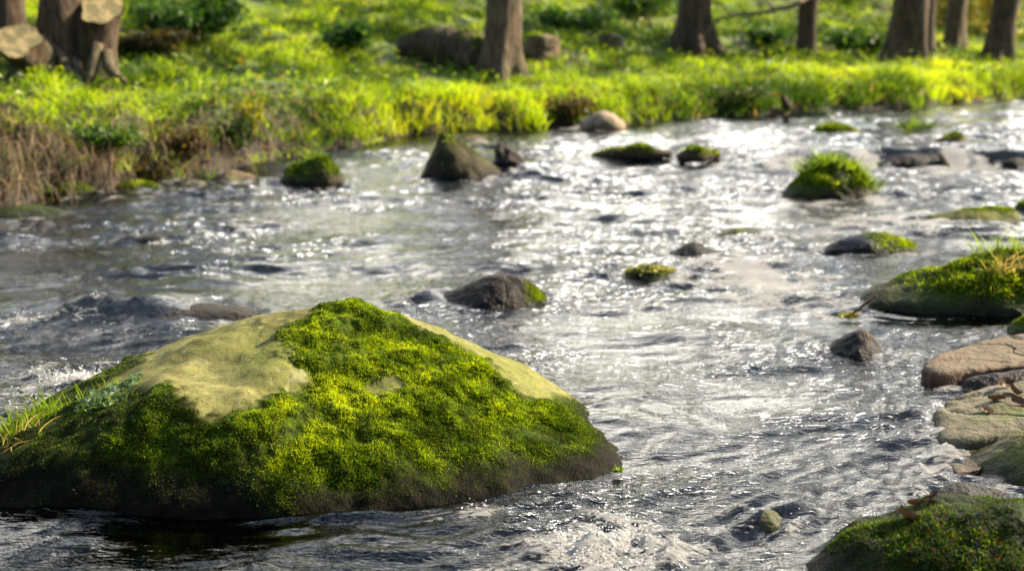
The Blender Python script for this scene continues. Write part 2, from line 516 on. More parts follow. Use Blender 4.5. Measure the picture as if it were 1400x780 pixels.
def topmoss(thr=.35, zmin=-.9, freq=9, bias=.1, cond=None):
    def f(V, N):
        w = sstep(thr - .2, thr + .25, N[:, 2] + .35 * fbm(V * freq, 3)) * sstep(zmin, zmin + .04, V[:, 2]) * np.clip(fbm(V * freq * .6 + 3, 2) + .5 + bias, 0, 1)
        if cond is not None: w = w * cond(V)
        return w
    return f

MR_dark = rock_mat('rock_dark_wet', (.016, .013, .010), (.048, .037, .027), wet_z=.10, rough=.5, scale=14)
MR_brown = rock_mat('rock_brown', (.10, .075, .045), (.19, .14, .085), moss=.35, wet_z=.03)
MR_front = rock_mat('rock_shaded_moss', (.007, .006, .004), (.022, .018, .010), moss=.6, moss_c=(.011, .017, .002), wet_z=.03, scale=12)  # shade from out of frame is put into these dark colours
MR_point = rock_mat('rock_dark_brown', (.022, .017, .010), (.07, .056, .03), moss=.3, moss_c=(.05, .06, .01), wet_z=.06, scale=12)
MR_wetbrown = rock_mat('rock_wet_brown', (.010, .007, .003), (.032, .021, .009), wet_z=.02, rough=.5)
MR_red = rock_mat('rock_red_sandstone', (.085, .042, .028), (.18, .115, .08), moss=.85, moss_c=(.135, .105, .07), upmin=.6, wet_z=.02, scale=11, spots=.2)  # moss inputs give a paler tan on upward faces
MR_beige = rock_mat('rock_beige_slab', (.085, .075, .045), (.165, .145, .095), moss=.15, wet_z=.012, scale=7, spots=.15)
MR_mossy = rock_mat('rock_moss_grown', (.016, .013, .008), (.055, .045, .024), moss=.75, moss_c=(.035, .05, .006), wet_z=.04, scale=11)
MR_olive = rock_mat('rock_olive', (.07, .062, .03), (.16, .145, .065), moss=.6, moss_c=(.09, .105, .012), wet_z=.03, scale=8)
MR_blue = rock_mat('rock_blue_black', (.013, .015, .021), (.045, .05, .065), wet_z=.05, rough=.4, scale=12)
MR_under = rock_mat('rock_submerged', (.24, .12, .085), (.36, .21, .15), wet_z=-.5, scale=10)

# ---- the big mossy boulder
RIDGE = [(-190, 692, 3.28), (-90, 642, 3.30), (0, 586, 3.34), (100, 540, 3.40), (160, 505, 3.44), (230, 464, 3.50), (310, 428, 3.55), (380, 411, 3.56), (440, 404, 3.55), (500, 407, 3.54), (560, 421, 3.53),
         (625, 446, 3.51), (690, 494, 3.46), (764, 547, 3.39), (820, 590, 3.32), (866, 627, 3.25), (884, 647, 3.19)]
pts = []
for px, py, Yd in RIDGE:
    p = atY(px, py, Yd); pts.append(p)
    pts.append((p[0], p[1] + .45, p[2] * .62 - .02)); pts.append((p[0] * .98, p[1] + .6, -.2))
for px, py, Yd in [(140, 533, 3.14), (190, 533, 3.07), (250, 535, 3.04), (300, 560, 3.02), (360, 600, 2.985), (450, 640, 2.965), (560, 646, 2.985), (680, 640, 3.03), (800, 628, 3.13), (60, 596, 3.05), (-60, 650, 3.06), (868, 640, 3.18), (-150, 685, 3.1)]:
    pts.append(atY(px, py, Yd))
for px, py in [(-180, 695), (-80, 700), (0, 703), (120, 710), (250, 715), (390, 714), (480, 706), (570, 698), (700, 688), (810, 668), (870, 654), (886, 648)]:
    p = at(px, py, 0); pts.append(p); pts.append((p[0], p[1] + .015, -.2))
pts = np.array(pts)
V, F = radial_hull(pts, np.array((-.46, 3.42, -.01)), 7, 26)
V0 = V.copy(); N0 = vnormals(V, F)
from mathutils.bvhtree import BVHTree
bvh = BVHTree.FromPolygons([tuple(v) for v in V], [tuple(map(int, f)) for f in F])
def on_rock(px, py, fallY=3.75):
    h = bvh.ray_cast(Vector(EYE), Vector(ray(px, py)))
    return np.array(h[0]) if h[0] is not None else atY(px, py, fallY)
BARE_A = [on_rock(*q)[:2] for q in [(118, 547), (150, 522), (200, 495)]] + [atY(px, 400, 3.9)[:2] for px in (190, 300, 380, 440)] + \
         [on_rock(*q)[:2] for q in [(452, 414), (425, 428), (392, 445), (388, 470), (405, 500), (422, 524), (380, 543), (345, 552), (312, 566), (285, 566), (262, 545), (235, 530), (200, 537), (150, 541)]]
BARE_B = [on_rock(*q)[:2] for q in [(480, 414), (530, 428), (575, 446), (620, 466), (662, 493), (702, 525), (724, 541), (752, 545)]] + [atY(px, 500, Yd)[:2] for px, Yd in ((775, 3.6), (780, 3.9), (690, 4.2), (560, 4.2), (480, 4.1))]
BARE_C = [on_rock(*q)[:2] for q in [(505, 520), (530, 512), (548, 522), (530, 532), (510, 530)]]
def bare_fn(P):
    nz = .026 * fbm(P * 26, 5, .6) + .024 * fbm(P * 7 + 5, 2)
    a = pip(BARE_A, P[:, 0], P[:, 1]); b = pip(BARE_B, P[:, 0], P[:, 1]); c = pip(BARE_C, P[:, 0], P[:, 1])
    d = np.maximum(np.maximum(a, b), c) + nz
    return sstep(-.014, .014, d) * sstep(-.02, .1, N0[:, 2] if len(P) == len(N0) else np.ones(len(P)))
bare = bare_fn(V)
inA = sstep(-.05, .05, pip(BARE_A, V[:, 0], V[:, 1]))
dents = np.zeros(len(V))
for px, py, r, dz in [(300, 492, .075, -.016), (310, 512, .05, -.012), (262, 508, .06, -.010), (350, 462, .05, -.008), (230, 520, .05, .008), (380, 500, .06, .008), (275, 470, .06, .009), (510, 520, .05, -.014), (330, 538, .03, .006)]:
    q = on_rock(px, py); dents += dz * np.exp(-((V - q) ** 2).sum(1) / r ** 2)
mossy = 1 - bare
d = .012 * fbm(V * 3.2 + 2, 3) * (1 - .3 * inA) + bare * .005 * fbm(V * 14, 4) + 1.5 * dents
lump = np.abs(perlin(V * 26)) * .011 + np.abs(perlin(V * 55 + 4)) * .006 + .016 * fbm(V * 11 + 8, 3)
low = sstep(.14, .02, V[:, 2])
d = d + mossy * lump * (1 - .5 * low) + low * mossy * (-.010 + .005 * fbm(V * np.array((16, 16, 7)), 4))
V = V0 + N0 * d[:, None]

t = NT('boulder_rock'); P = t.pos()
ba = t.n('ShaderNodeAttribute', _attribute_name='bare').outputs['Fac']
wet_shade = t.n('ShaderNodeAttribute', _attribute_name='low').outputs['Fac']  # wet foot and the painted shade of the left front
n1 = t.noise(7, 6, .6, P, .6); n2 = t.noise(38, 5, .62, P); n3 = t.noise(140, 3, .6, P); n4 = t.noise(3.1, 3, .5, P)
lich = t.mix(t.ramp(n1, .32, .68), (.125, .115, .036), (.225, .215, .075))
lich = t.mix(t.math('MULTIPLY', t.ramp(n4, .45, .62), .9), lich, (.14, .15, .035))
lich = t.mix(t.math('MULTIPLY', t.ramp(n2, .50, .66), .65), lich, (.085, .07, .035))
lich = t.mix(t.math('MULTIPLY', t.ramp(n3, .58, .66), .75), lich, (.07, .06, .03))
vr = t.n('ShaderNodeTexVoronoi', Vector=P, Scale=46.0).outputs['Distance']
lich = t.mix(t.math('MULTIPLY', t.ramp(vr, .16, .08), t.ramp(n1, .5, .6)), lich, (.05, .042, .02))
lich = t.mix(t.math('MULTIPLY', t.ramp(t.noise(17, 5, .65, P, 1.0), .56, .64), .6), lich, (.29, .275, .14))
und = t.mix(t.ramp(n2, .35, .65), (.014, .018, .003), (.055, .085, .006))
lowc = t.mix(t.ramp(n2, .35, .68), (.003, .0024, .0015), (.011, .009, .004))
und = t.mix(wet_shade, und, lowc)
c = t.mix(ba, und, lich)
rg = t.math('MULTIPLY_ADD', wet_shade, -.15, .85)
b = t.bump(t.math('MULTIPLY', t.math('ADD', n2, t.math('MULTIPLY', n3, .5)), t.math('MULTIPLY_ADD', ba, -.65, 1.0)), .55, .012)
M_bould = t.out(t.n('ShaderNodeBsdfPrincipled', Base_Color=c, Roughness=rg, Normal=b, Specular_IOR_Level=.06).outputs[0])

Nn = vnormals(V, F)
zz = V[:, 2] + .03 * fbm(V * 9, 3)
left_shade = sstep(-.50, -.66, V[:, 0] + .1 * fbm(V * 6, 2)) * sstep(.26, .19, V[:, 2])  # shade of the front left face, put into moss and rock colour
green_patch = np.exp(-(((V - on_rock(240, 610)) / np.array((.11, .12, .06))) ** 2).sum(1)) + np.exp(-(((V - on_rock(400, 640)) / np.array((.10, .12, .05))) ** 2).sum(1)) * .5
low_shade = np.clip(sstep(.10, .01, zz) + .7 * left_shade * (1 - green_patch), 0, 1)  # wet foot plus the painted left shade
soft = 1 - sstep(-.05, .012, np.maximum(np.maximum(pip(BARE_A, V[:, 0], V[:, 1]), pip(BARE_B, V[:, 0], V[:, 1])), pip(BARE_C, V[:, 0], V[:, 1])) + .02 * fbm(V * 30 + 2, 4, .6)) * .75
wt = np.maximum(mossy, .10 * sstep(.1, .5, fbm(V * 20 + 9, 4))) * soft * np.clip(sstep(.0, .09, zz) * (1 - .72 * left_shade) + .8 * green_patch * sstep(.03, .08, zz), 0, 1) * np.clip(.76 + .8 * fbm(V * 9 + 1, 4), .10, 1) + .05 * mossy * (V[:, 2] > 0.01)
front = (V[:, 1] < 3.75) * 1.0
b_c = np.array((-.46, 3.42, -.2))
boulder = link('boulder', mesh_np('boulder', V - b_c, F, M_bould, True, {'bare': bare, 'low': low_shade}))
boulder.location = b_c.tolist()
tag(boulder, 'huge boulder in the water with smooth bare top and thick bright moss down its front', 'boulder')
def light_warmth(P):  # moss colour carries the sunlit middle and the shaded left front
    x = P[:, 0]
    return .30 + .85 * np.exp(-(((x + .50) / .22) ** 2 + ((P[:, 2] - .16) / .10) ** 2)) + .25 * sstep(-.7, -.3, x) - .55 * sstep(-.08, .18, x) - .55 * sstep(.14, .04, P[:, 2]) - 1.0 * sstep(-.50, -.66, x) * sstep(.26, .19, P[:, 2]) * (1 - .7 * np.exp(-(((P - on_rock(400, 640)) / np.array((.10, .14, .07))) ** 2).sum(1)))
moss_part(boulder, V, F, wt * front, 175000, .0066, light_warmth, origin=b_c)
RIP.append((-.45, 3.38, .72, .36))
BV, BF, BN = V, F, Nn

# ---- the other stones: silhouettes traced from left to right, each with its own foot, depth and relief
def rk(name, label, sil, base, depth, mat, zb=0.0, lvl=5, amp=.012, freq=7, sharp=14, seed=0, moss=None, cat='stone', ridged=0, **kw):
    P = sil_pts(sil, base, zb, depth, **kw)
    V, F = radial(P, lvl, sharp)
    V = rock_disp(V, F, amp, freq, 5, seed, ridged)
    return finish_rock(name, label, V, F, mat, cat, moss)

mid = rk('stone', 'rounded dark brown wet stone just behind the big boulder, moss on its right shoulder',
   [(582, 422), (606, 405), (638, 383), (668, 372), (698, 367), (724, 376), (746, 398), (758, 421)], 427, .36, MR_dark, lvl=6, amp=.012, freq=9, seed=1,
   moss=dict(wt=topmoss(.1, .0, 12, .2, lambda V: sstep(.03, .10, V[:, 0])), n=2600, size=.010, warm=.25))
rk('stone', 'flat brown stone awash left of the big boulder, water sliding over its back',
   [(120, 438), (160, 428), (215, 419), (262, 414), (300, 413), (335, 418), (366, 434)], 447, .40, MR_wetbrown, amp=.012, seed=2)
pointed = rk('stone', 'dark pointed stone like a shark fin near the far bank, mossy along its edge',
   [(574, 240), (584, 216), (596, 192), (604, 178), (620, 186), (645, 202), (672, 224), (694, 247)], 252, .42, MR_point, lvl=5, sharp=46, seed=3, amp=.014,
   moss=dict(wt=topmoss(.5, .05, 8, .0), n=900, size=.014, warm=.3))
rk('stone', 'small jagged black stone close behind the right foot of the pointed stone',
   [(664, 238), (674, 208), (682, 197), (690, 214), (706, 208), (718, 222), (722, 240)], 243, .25, MR_dark, sharp=26, amp=.03, freq=9, seed=4, ridged=.6)
rk('stone', 'low dark stone awash left behind the pointed stone', [(545, 222), (556, 213), (572, 210), (590, 222)], 226, .25, MR_dark, amp=.015, seed=5)
tuftrock = rk('stone', 'dark stone with a grassy mossy cap, left of the pointed stone',
   [(374, 257), (388, 251), (400, 236), (416, 218), (432, 203), (444, 204), (460, 224), (472, 242), (480, 254)], 259, .38, MR_mossy, seed=6, amp=.03, freq=6,
   moss=dict(wt=topmoss(.1, .05, 8, .35), n=2000, size=.018, warm=-.2))
islet = rk('stone', 'big domed stone right of midstream, overgrown with moss and grass like a small islet',
   [(1062, 273), (1078, 256), (1096, 240), (1116, 226), (1140, 219), (1166, 222), (1186, 238), (1202, 256), (1214, 275)], 279, .5, MR_mossy, seed=7, amp=.025, lvl=5,
   moss=dict(wt=topmoss(-.1, .06, 8, .35), n=4600, size=.020, warm=.0))
rk('stone', 'low flat mossy stone far upstream, thin end pointing right',
   [(1103, 181), (1114, 171), (1132, 167), (1152, 172), (1172, 177), (1190, 182)], 185, .35, MR_mossy, zb=.09, seed=8, amp=.015,
   moss=dict(wt=topmoss(.3, .1, 8, .4), n=1500, size=.016, warm=.5))
rk('stone', 'small low brown stone upstream above the right end of the ledge', [(1276, 193), (1290, 183), (1306, 180), (1322, 187), (1334, 193)], 195, .25, MR_brown, zb=.09, seed=9,
   moss=dict(wt=topmoss(.3, .1, 8, .3), n=500, size=.018, warm=.3))
plantstone = rk('stone', 'leaf covered stone furthest upstream near the far right bank', [(1224, 174), (1238, 162), (1252, 160), (1266, 172)], 177, .25, MR_mossy, zb=.09, seed=10)
rk('stone', 'broad black ledge stone right of the islet, water falling past both ends',
   [(1176, 229), (1200, 213), (1236, 208), (1270, 208), (1300, 213), (1316, 228)], 231, .35, MR_dark, seed=11, amp=.012, sharp=20)
rk('stone', 'dark ledge stone at the right edge under a thin veil of water',
   [(1330, 230), (1346, 216), (1380, 213), (1420, 214), (1470, 228)], 232, .35, MR_dark, seed=12, amp=.012, sharp=20)
rk('stone', 'black ledge stone half hidden behind the grassy islet',
   [(1070, 226), (1086, 212), (1120, 206), (1150, 208), (1172, 224)], 228, .3, MR_dark, seed=13, amp=.012, sharp=20)
rk('stone', 'long low dark stone in the broken water left of the islet', [(955, 221), (975, 212), (1020, 209), (1050, 212), (1066, 222)], 224, .3, MR_dark, zb=.02, seed=14, amp=.01)
rk('stone', 'flat yellow brown mossy stone at the right edge, downstream of the ledge',
   [(1252, 305), (1268, 292), (1300, 287), (1340, 283), (1370, 279), (1392, 284), (1400, 300)], 312, .3, MR_olive, seed=15, sharp=20, amp=.010,
   moss=dict(wt=topmoss(.3, .06, 9, .1, lambda V: sstep(1.75, 2.0, V[:, 0])), n=1800, size=.013, warm=.5))
rk('stone', 'small mossy stone cut by the right edge, just behind the flat yellow brown one', [(1380, 292), (1390, 276), (1408, 271), (1440, 276), (1460, 292)], 296, .25, MR_mossy, seed=16,
   moss=dict(wt=topmoss(.1, .04, 9, .3), n=1300, size=.014, warm=.6))
rk('stone', 'blue black wet stone in the sparkling riffle, bright moss on its right end',
   [(1124, 342), (1142, 326), (1166, 316), (1190, 313), (1212, 321), (1236, 328), (1256, 334), (1262, 346)], 352, .32, MR_blue, lvl=6, seed=17, sharp=20, amp=.012,
   moss=dict(wt=topmoss(.2, .0, 9, .3, lambda V: sstep(1.43, 1.58, V[:, 0])), n=1500, size=.013, warm=.7))
rk('stone', 'small dark wet stone left of the pale riffle in mid stream', [(908, 348), (924, 336), (950, 329), (976, 338), (992, 351)], 355, .25, MR_dark, seed=18)
rk('stone', 'brown stone just awash behind the small dark wet stone', [(960, 330), (985, 314), (1020, 310), (1052, 318), (1068, 331)], 334, .35, MR_olive, zb=-.012, seed=19)
plant2 = rk('stone', 'small stone wearing a cushion of yellow green plants in mid stream', [(848, 381), (862, 369), (886, 363), (914, 367), (938, 378)], 387, .24, MR_mossy, seed=20,
   moss=dict(wt=topmoss(-.2, .0, 9, .1), n=500, size=.010, warm=.2))
bankrock = rk('boulder', 'long moss topped boulder jutting from the right bank above dark still water',
   [(1160, 418), (1182, 404), (1210, 390), (1245, 372), (1290, 354), (1340, 347), (1390, 338), (1450, 335), (1540, 345), (1580, 380)], 440, .62, MR_mossy, lvl=6, seed=21, sharp=20, amp=.022, freq=6, cat='boulder',
   moss=dict(wt=topmoss(.05, .05, 7, .35), n=15000, size=.012, warm=.45))
rk('stone', 'small dark triangular stone beside the still water, a red twig across it', [(1130, 484), (1146, 466), (1166, 453), (1184, 449), (1198, 458), (1208, 482)], 493, .22, MR_dark, seed=22, sharp=22)
rk('stone', 'little mossy stone at the right edge between the long boulder and the red slab', [(1372, 460), (1384, 438), (1406, 427), (1440, 424), (1470, 450)], 470, .25, MR_mossy, zb=.02, seed=23,
   moss=dict(wt=topmoss(.0, .05, 9, .4), n=3000, size=.011, warm=.45))
rk('stone', 'rounded olive green stone at the right edge, next above the front mossy boulder', [(1306, 655), (1318, 634), (1340, 616), (1372, 598), (1410, 584), (1460, 578), (1520, 590), (1560, 640)], 676, .42, MR_olive, lvl=6, seed=24, sharp=16, amp=.010,
   moss=dict(wt=topmoss(.55, .07, 9, -.1), n=2500, size=.008, warm=.6))
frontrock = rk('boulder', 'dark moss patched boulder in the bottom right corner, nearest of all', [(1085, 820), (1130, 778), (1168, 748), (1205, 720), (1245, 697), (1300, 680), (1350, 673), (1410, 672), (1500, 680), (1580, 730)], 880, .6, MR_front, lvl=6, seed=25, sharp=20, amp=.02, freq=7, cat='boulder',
   moss=dict(wt=topmoss(-.1, .02, 8, .1), n=12000, size=.007, warm=lambda P: -1.7 + 3.2 * np.clip(fbm(P * 6 + 11, 2) - .12, 0, 1)))  # sprigs darkened for the same shade, brighter in noise patches
rk('stone', 'low dark stone with a thin moss rug by the left bank', [(-60, 300), (-10, 285), (30, 279), (66, 280), (92, 286), (100, 296)], 303, .4, MR_mossy, seed=26, sharp=20,
   moss=dict(wt=topmoss(.45, .06, 9, .3), n=2500, size=.013, warm=.15))
rk('stone', 'small black stone in the left bank water, in front of the moss rugged one', [(-60, 316), (-20, 302), (8, 303), (24, 314)], 320, .3, MR_dark, seed=27)
rk('stone', 'small black stone barely breaking the surface in the left riffle', [(172, 328), (190, 318), (214, 318), (238, 326)], 331, .16, MR_dark, seed=28)
rk('stone', 'round mossy stone at the foot of the left bank above the moss rugged one', [(60, 268), (72, 252), (94, 246), (116, 252), (130, 266)], 272, .3, MR_mossy, zb=.01, seed=29,
   moss=dict(wt=topmoss(.0, .03, 9, .4), n=1800, size=.015, warm=.75))
rk('stone', 'low yellow mossed stone at the left bank, right of the round mossy one', [(134, 262), (150, 251), (180, 246), (210, 248), (226, 256)], 264, .25, MR_mossy, zb=.01, seed=34,
   moss=dict(wt=topmoss(.0, .02, 9, .3), n=1600, size=.014, warm=.7))
rk('stone', 'grey green stone along the left bank, left of the grass capped stone', [(282, 250), (296, 236), (318, 231), (342, 237), (352, 248)], 252, .3, MR_brown, zb=.01, seed=30)
rk('stone', 'pale little stone at the foot of the left bank among straw', [(236, 256), (250, 246), (268, 244), (284, 252)], 258, .2, MR_beige, zb=.01, seed=31)
rk('stone', 'brown stone by the far bank, left of the long pale driftwood', [(620, 196), (634, 186), (652, 183), (672, 190)], 198, .3, MR_red, zb=.05, seed=32)
rk('stone', 'flat rust red stone under the pale driftwood on the far bank', [(784, 181), (800, 174), (822, 172), (842, 178)], 184, .25, MR_red, zb=.06, seed=33)

def sl(label, poly, z, mat, th=.14, seed=0, amp=.007, lvl=6, sharp=44, name='flat_stone', ripple=True):
    V, F = radial(slab_pts(poly, z, th), lvl, sharp)
    V = rock_disp(V, F, amp, 8, 5, seed)
    N = vnormals(V, F); st = V[:, 2] * 95 + 1.2 * fbm(V * 5 + seed, 3); side = 1 - np.abs(N[:, 2])
    V = V + N * (side * (.006 * np.abs((st % 1) - .5) - .004) - .010 * sstep(.05, .0, np.abs(fbm(V * np.array((2.2, 4.5, 2.2)) + seed, 2))) )[:, None]
    return finish_rock(name, label, V, F, mat, 'stone', ripple=ripple)
sl('long red brown slab with pale top at the right edge below the long mossy boulder', [(1258, 497), (1290, 480), (1345, 464), (1400, 454), (1480, 450), (1500, 490), (1400, 493), (1330, 503), (1276, 510)], .05, MR_red, seed=41)
beige = sl('smooth beige grey slab at the right edge, dead leaves gathered on its right side', [(1274, 562), (1300, 538), (1350, 525), (1400, 518), (1490, 516), (1500, 570), (1400, 575), (1345, 592), (1310, 606), (1284, 596)], [.03, .05, .06, .06, .07, .07, .06, .045, .03, .03], MR_beige, seed=42)
sl('small flat pinkish stone wedged between the beige slab and the olive stone', [(1296, 630), (1318, 606), (1366, 596), (1392, 612), (1340, 640), (1306, 646)], .012, MR_red, th=.1, seed=43)
sl('reddish stone under the shallow water left of the beige slab', [(1196, 590), (1208, 560), (1236, 552), (1254, 585), (1250, 618), (1215, 622)], -.022, MR_under, seed=44, ripple=False)
sl('reddish stone under the rapid water between the front boulder and the big boulder', [(1066, 668), (1085, 645), (1130, 640), (1150, 655), (1120, 680), (1080, 684)], -.016, MR_under, seed=45, ripple=False)
sl('dark red stone under the bank of the pinkish stone', [(1240, 650), (1256, 632), (1290, 628), (1300, 650), (1270, 664)], -.018, MR_under, seed=46, ripple=False)
rk('stone', 'added dark wet stone filling the gap between the red brown slab and the beige slab', [(1292, 532), (1310, 520), (1350, 508), (1400, 502), (1450, 515)], 548, .22, MR_dark, seed=48, sharp=20)  # added stone, stands in for a dark gap
rk('stone', 'added dark wet stone filling the gap between the olive stone and the front boulder', [(1262, 684), (1284, 668), (1320, 662), (1370, 668), (1400, 690)], 700, .2, MR_dark, seed=49, sharp=20)  # another stone added to darken a gap
rk('stone', 'small brown stone with a pale tip poking through the foaming water', [(1022, 712), (1034, 698), (1052, 694), (1074, 706), (1092, 722)], 730, .16, MR_brown, seed=47)

#@@WATER
# ------------------------------------------------------------------ water
def rotc(x, y, a, cx=0, cy=0):
    c, s = math.cos(a), math.sin(a); x = x - cx; y = y - cy
    return c * x + s * y, -s * x + c * y

def gauss(x, y, cx, cy, rx, ry, a=0):
    u, v = rotc(x, y, a, cx, cy); return np.exp(-(u / rx) ** 2 - (v / ry) ** 2)

def gpx(x, y, px, py, rpx, ry, a=0, z=0):
    p = at(px, py, z); return gauss(x, y, p[0], p[1], rpx * p[1] / FPX, ry, a)

def water_fields(x, y):
    zb = water_level(x, y)
    wx = .16 * perlin(p2(x * .9, y * .9, 3)) + .05 * perlin(p2(x * 3, y * 3, 7)); wy = .16 * perlin(p2(x * .9, y * .9, 13)) + .05 * perlin(p2(x * 3, y * 3, 17))
    X_, Y_ = x + wx, y + wy
    u, v = rotc(X_, Y_, R(8))
    calm = np.clip(gpx(x, y, 1300, 440, 110, .16) + gpx(x, y, 1235, 425, 90, .16) + 1.0 * gpx(x, y, 180, 740, 260, .16) - .3 * gpx(x, y, 1050, 560, 200, .5) + .75 * gpx(x, y, 200, 430, 150, .16), -.4, .92)
    en = (1 - calm) * (.85 + .45 * fbm(p2(x * .7, y * .7, 21), 2))
    far = sstep(4, 9, y)
    m1 = np.clip(.62 + 1.0 * fbm(p2(X_ * 1.0, Y_ * 1.5, 91), 3), .12 + .35 * far, 1.6); m2 = np.clip(.55 + 1.2 * fbm(p2(X_ * 1.6, Y_ * 2.6, 92), 3), .38 + .2 * far, 1.7)
    h = (.023 + .012 * far) * perlin(p2(u * 1.5, v * 2.5, 1))
    n2 = perlin(p2(u * 2.8, v * 6.4, 2)); h2 = .6 * n2 + .8 * (.35 - np.abs(perlin(p2(u * 2.3 + 9, v * 5.6, 5))))
    h = h + (.020 + .012 * far) * h2 * en * (.5 + .6 * m1)
    h3 = .35 - np.abs(perlin(p2(u * 6, v * 15, 4))); h3b = perlin(p2(u * 7 + 3, v * 18, 14))
    h = h + (.0160 + .007 * far) * (h3 + .6 * h3b) * en * m1
    # streaks drawn out along the run in front of the right hand stones
    sm = np.clip(gpx(x, y, 1080, 690, 300, .42, R(20)), 0, 1)
    us, vs = rotc(X_, Y_, R(32))
    hs = .35 - np.abs(perlin(p2(us * 3.2, vs * 15, 31))); hs2 = perlin(p2(us * 7, vs * 30, 32))
    h4 = perlin(p2(u * 15, v * 38, 6)); h5 = .35 - np.abs(perlin(p2(u * 12 + 5, v * 30, 16)))
    h = h + (.0040 * h4 + .0066 * h5) * en * m2 * (1 - .55 * sm)
    h = h * (1 - .5 * sm) + sm * (.020 * hs + .005 * hs2)
    # swells, pillows and rings round what stands in the water
    h = h + .050 * gpx(x, y, 110, 428, 150, .13, R(-6)) - .030 * gpx(x, y, 110, 470, 170, .14)
    h = h + .030 * gpx(x, y, 215, 424, 60, .12) + .020 * gpx(x, y, 575, 408, 40, .10) + .022 * gpx(x, y, 772, 396, 45, .12) + .016 * gpx(x, y, 1015, 322, 60, .2)
    h = h - .012 * gpx(x, y, 950, 690, 70, .10, R(25)) + .020 * gpx(x, y, 1050, 700, 60, .06, R(25))
    wake = np.zeros(len(x))
    for cx, cy, rx, ry in RIP:
        m = (np.abs(x - cx) < rx + .7) & (np.abs(y - cy) < ry + .7)
        if not m.any(): continue
        q = np.hypot((x[m] - cx) / (rx + .02), (y[m] - cy) / (ry + .02)); d = (q - 1) * min(rx, ry)
        s = np.clip(d, 0, None); k = 2 * math.pi / .055
        h[m] += .0035 * np.cos(k * s + 2.5 * perlin(p2(x[m] * 5, y[m] * 5, 40))) * np.exp(-s / .10) * (d > -.05)
        ub = sstep(-.8, .8, (y[m] - cy) / ry)
        h[m] += np.exp(-((d / .055) ** 2)) * (.013 * ub - .003)
        if ry < .34:
            a_, b_ = rotc(x[m], y[m], R(56), cx, cy); dn = np.clip(-a_, 0, None); wv = np.exp(-((np.abs(b_) - rx * .8 - .10 * dn) / .035) ** 2) * (a_ < 0) * np.exp(-dn / .40)
            h[m] += .008 * wv; wake[m] += .55 * wv + .45 * np.exp(-((d / .05) ** 2)) * (1 - ub) * (d > -.03)
    # foam: aerated white water
    nf = fbm(p2(x * 6, y * 9, 50), 4)
    lx = x - 2.6
    lee = sstep(.1, -.05, y - ledge_y(x)) * sstep(-1.5, -.1, y - ledge_y(x)) * sstep(-1.2, .0, lx)
    falls = np.exp(-((y - ledge_y(x)) / .16) ** 2) * np.clip(sum(gpx(x, y, p, 222, 22, 1.2, 0, .05) for p in (1178, 1322, 1075, 1062, 985)), 0, 1)
    f = 1.55 * gpx(x, y, 850, 755, 135, .17) + .8 * gpx(x, y, 700, 770, 140, .13) + .55 * gpx(x, y, 640, 690, 110, .10) + 1.15 * gpx(x, y, 70, 530, 120, .30) + .6 * gpx(x, y, 200, 500, 80, .18) + .5 * gpx(x, y, 20, 445, 50, .16)
    f = f + 1.6 * gpx(x, y, 1050, 388, 115, .55) + 1.1 * gpx(x, y, 1180, 300, 180, .7) + .85 * lee + 1.2 * falls + .5 * gpx(x, y, 330, 290, 200, 1.2) + .45 * gpx(x, y, 800, 200, 180, .8) + .35 * gpx(x, y, 1300, 560, 40, .3) + .5 * gpx(x, y, 1270, 620, 50, .12) + .1 * far
    boil = np.clip(.30 * gpx(x, y, 1050, 385, 110, .5) + .25 * gpx(x, y, 1170, 300, 150, .6) + 1.2 * gpx(x, y, 850, 752, 100, .15) + .6 * gpx(x, y, 80, 530, 100, .22) + .25 * lee, 0, 1)
    h = h + boil * (.012 + .026 * fbm(p2(x * 11, y * 14, 60), 4) + .014 * (.4 - np.abs(perlin(p2(x * 22, y * 26, 61)))) + .007 * (.3 - np.abs(perlin(p2(x * 48, y * 56, 62)))))
    foam = f + wake + .95 * nf - .15 + 7 * np.clip(h, -.02, .03)
    return zb + h, foam, en * np.clip(m2, .25, 1.3)

ys = [-6.0]
while ys[-1] < .8: ys.append(ys[-1] + .25)
while ys[-1] < 46: ys.append(ys[-1] * 1.0032 if ys[-1] < 20 else ys[-1] * 1.02)
ys = np.array(ys); NXW = 760
uu = np.linspace(-1, 1, NXW)
wy_ = np.repeat(ys, NXW); half = 2.0 + .46 * np.clip(np.abs(ys), 0, 60)
wx_ = (half[:, None] * uu[None, :] + .05 * ys[:, None]).ravel()
wz_, foam_, en_ = water_fields(wx_, wy_)

t = NT('stream_water'); P = t.pos()
fo = t.n('ShaderNodeAttribute', _attribute_name='foam').outputs['Fac']
en = t.n('ShaderNodeAttribute', _attribute_name='energy').outputs['Fac']
mp = t.n('ShaderNodeMapping', Vector=P, Scale=(1, 2.3, 1))
b1 = t.noise(30, 2, .5, mp.outputs[0], 1.0); b2 = t.noise(80, 2, .5, mp.outputs[0], .5)
hh = t.math('MULTIPLY', t.math('ADD', b1, t.math('MULTIPLY', b2, .22)), en)
nb = t.bump(hh, 1.0, .0075)
fr = t.n('ShaderNodeFresnel', IOR=1.34, Normal=nb)
gl = t.n('ShaderNodeBsdfGlossy', Color=(1, 1, 1), Roughness=.02, Normal=nb)
tr = t.n('ShaderNodeBsdfTransparent', Color=(.21, .26, .26))
wat = t.n('ShaderNodeMixShader', i0=fr.outputs[0], i1=tr.outputs[0], i2=gl.outputs[0])
fn = t.noise(75, 5, .65, mp.outputs[0]); fn2 = t.noise(230, 3, .6, P)
fb = t.bump(t.math('ADD', fn, t.math('MULTIPLY', fn2, .2)), 1.0, .02)
fd = t.n('ShaderNodeBsdfPrincipled', Base_Color=(.86, .84, .80), Roughness=.2, Normal=fb)
ft = t.n('ShaderNodeBsdfTranslucent', Color=(.8, .8, .76))
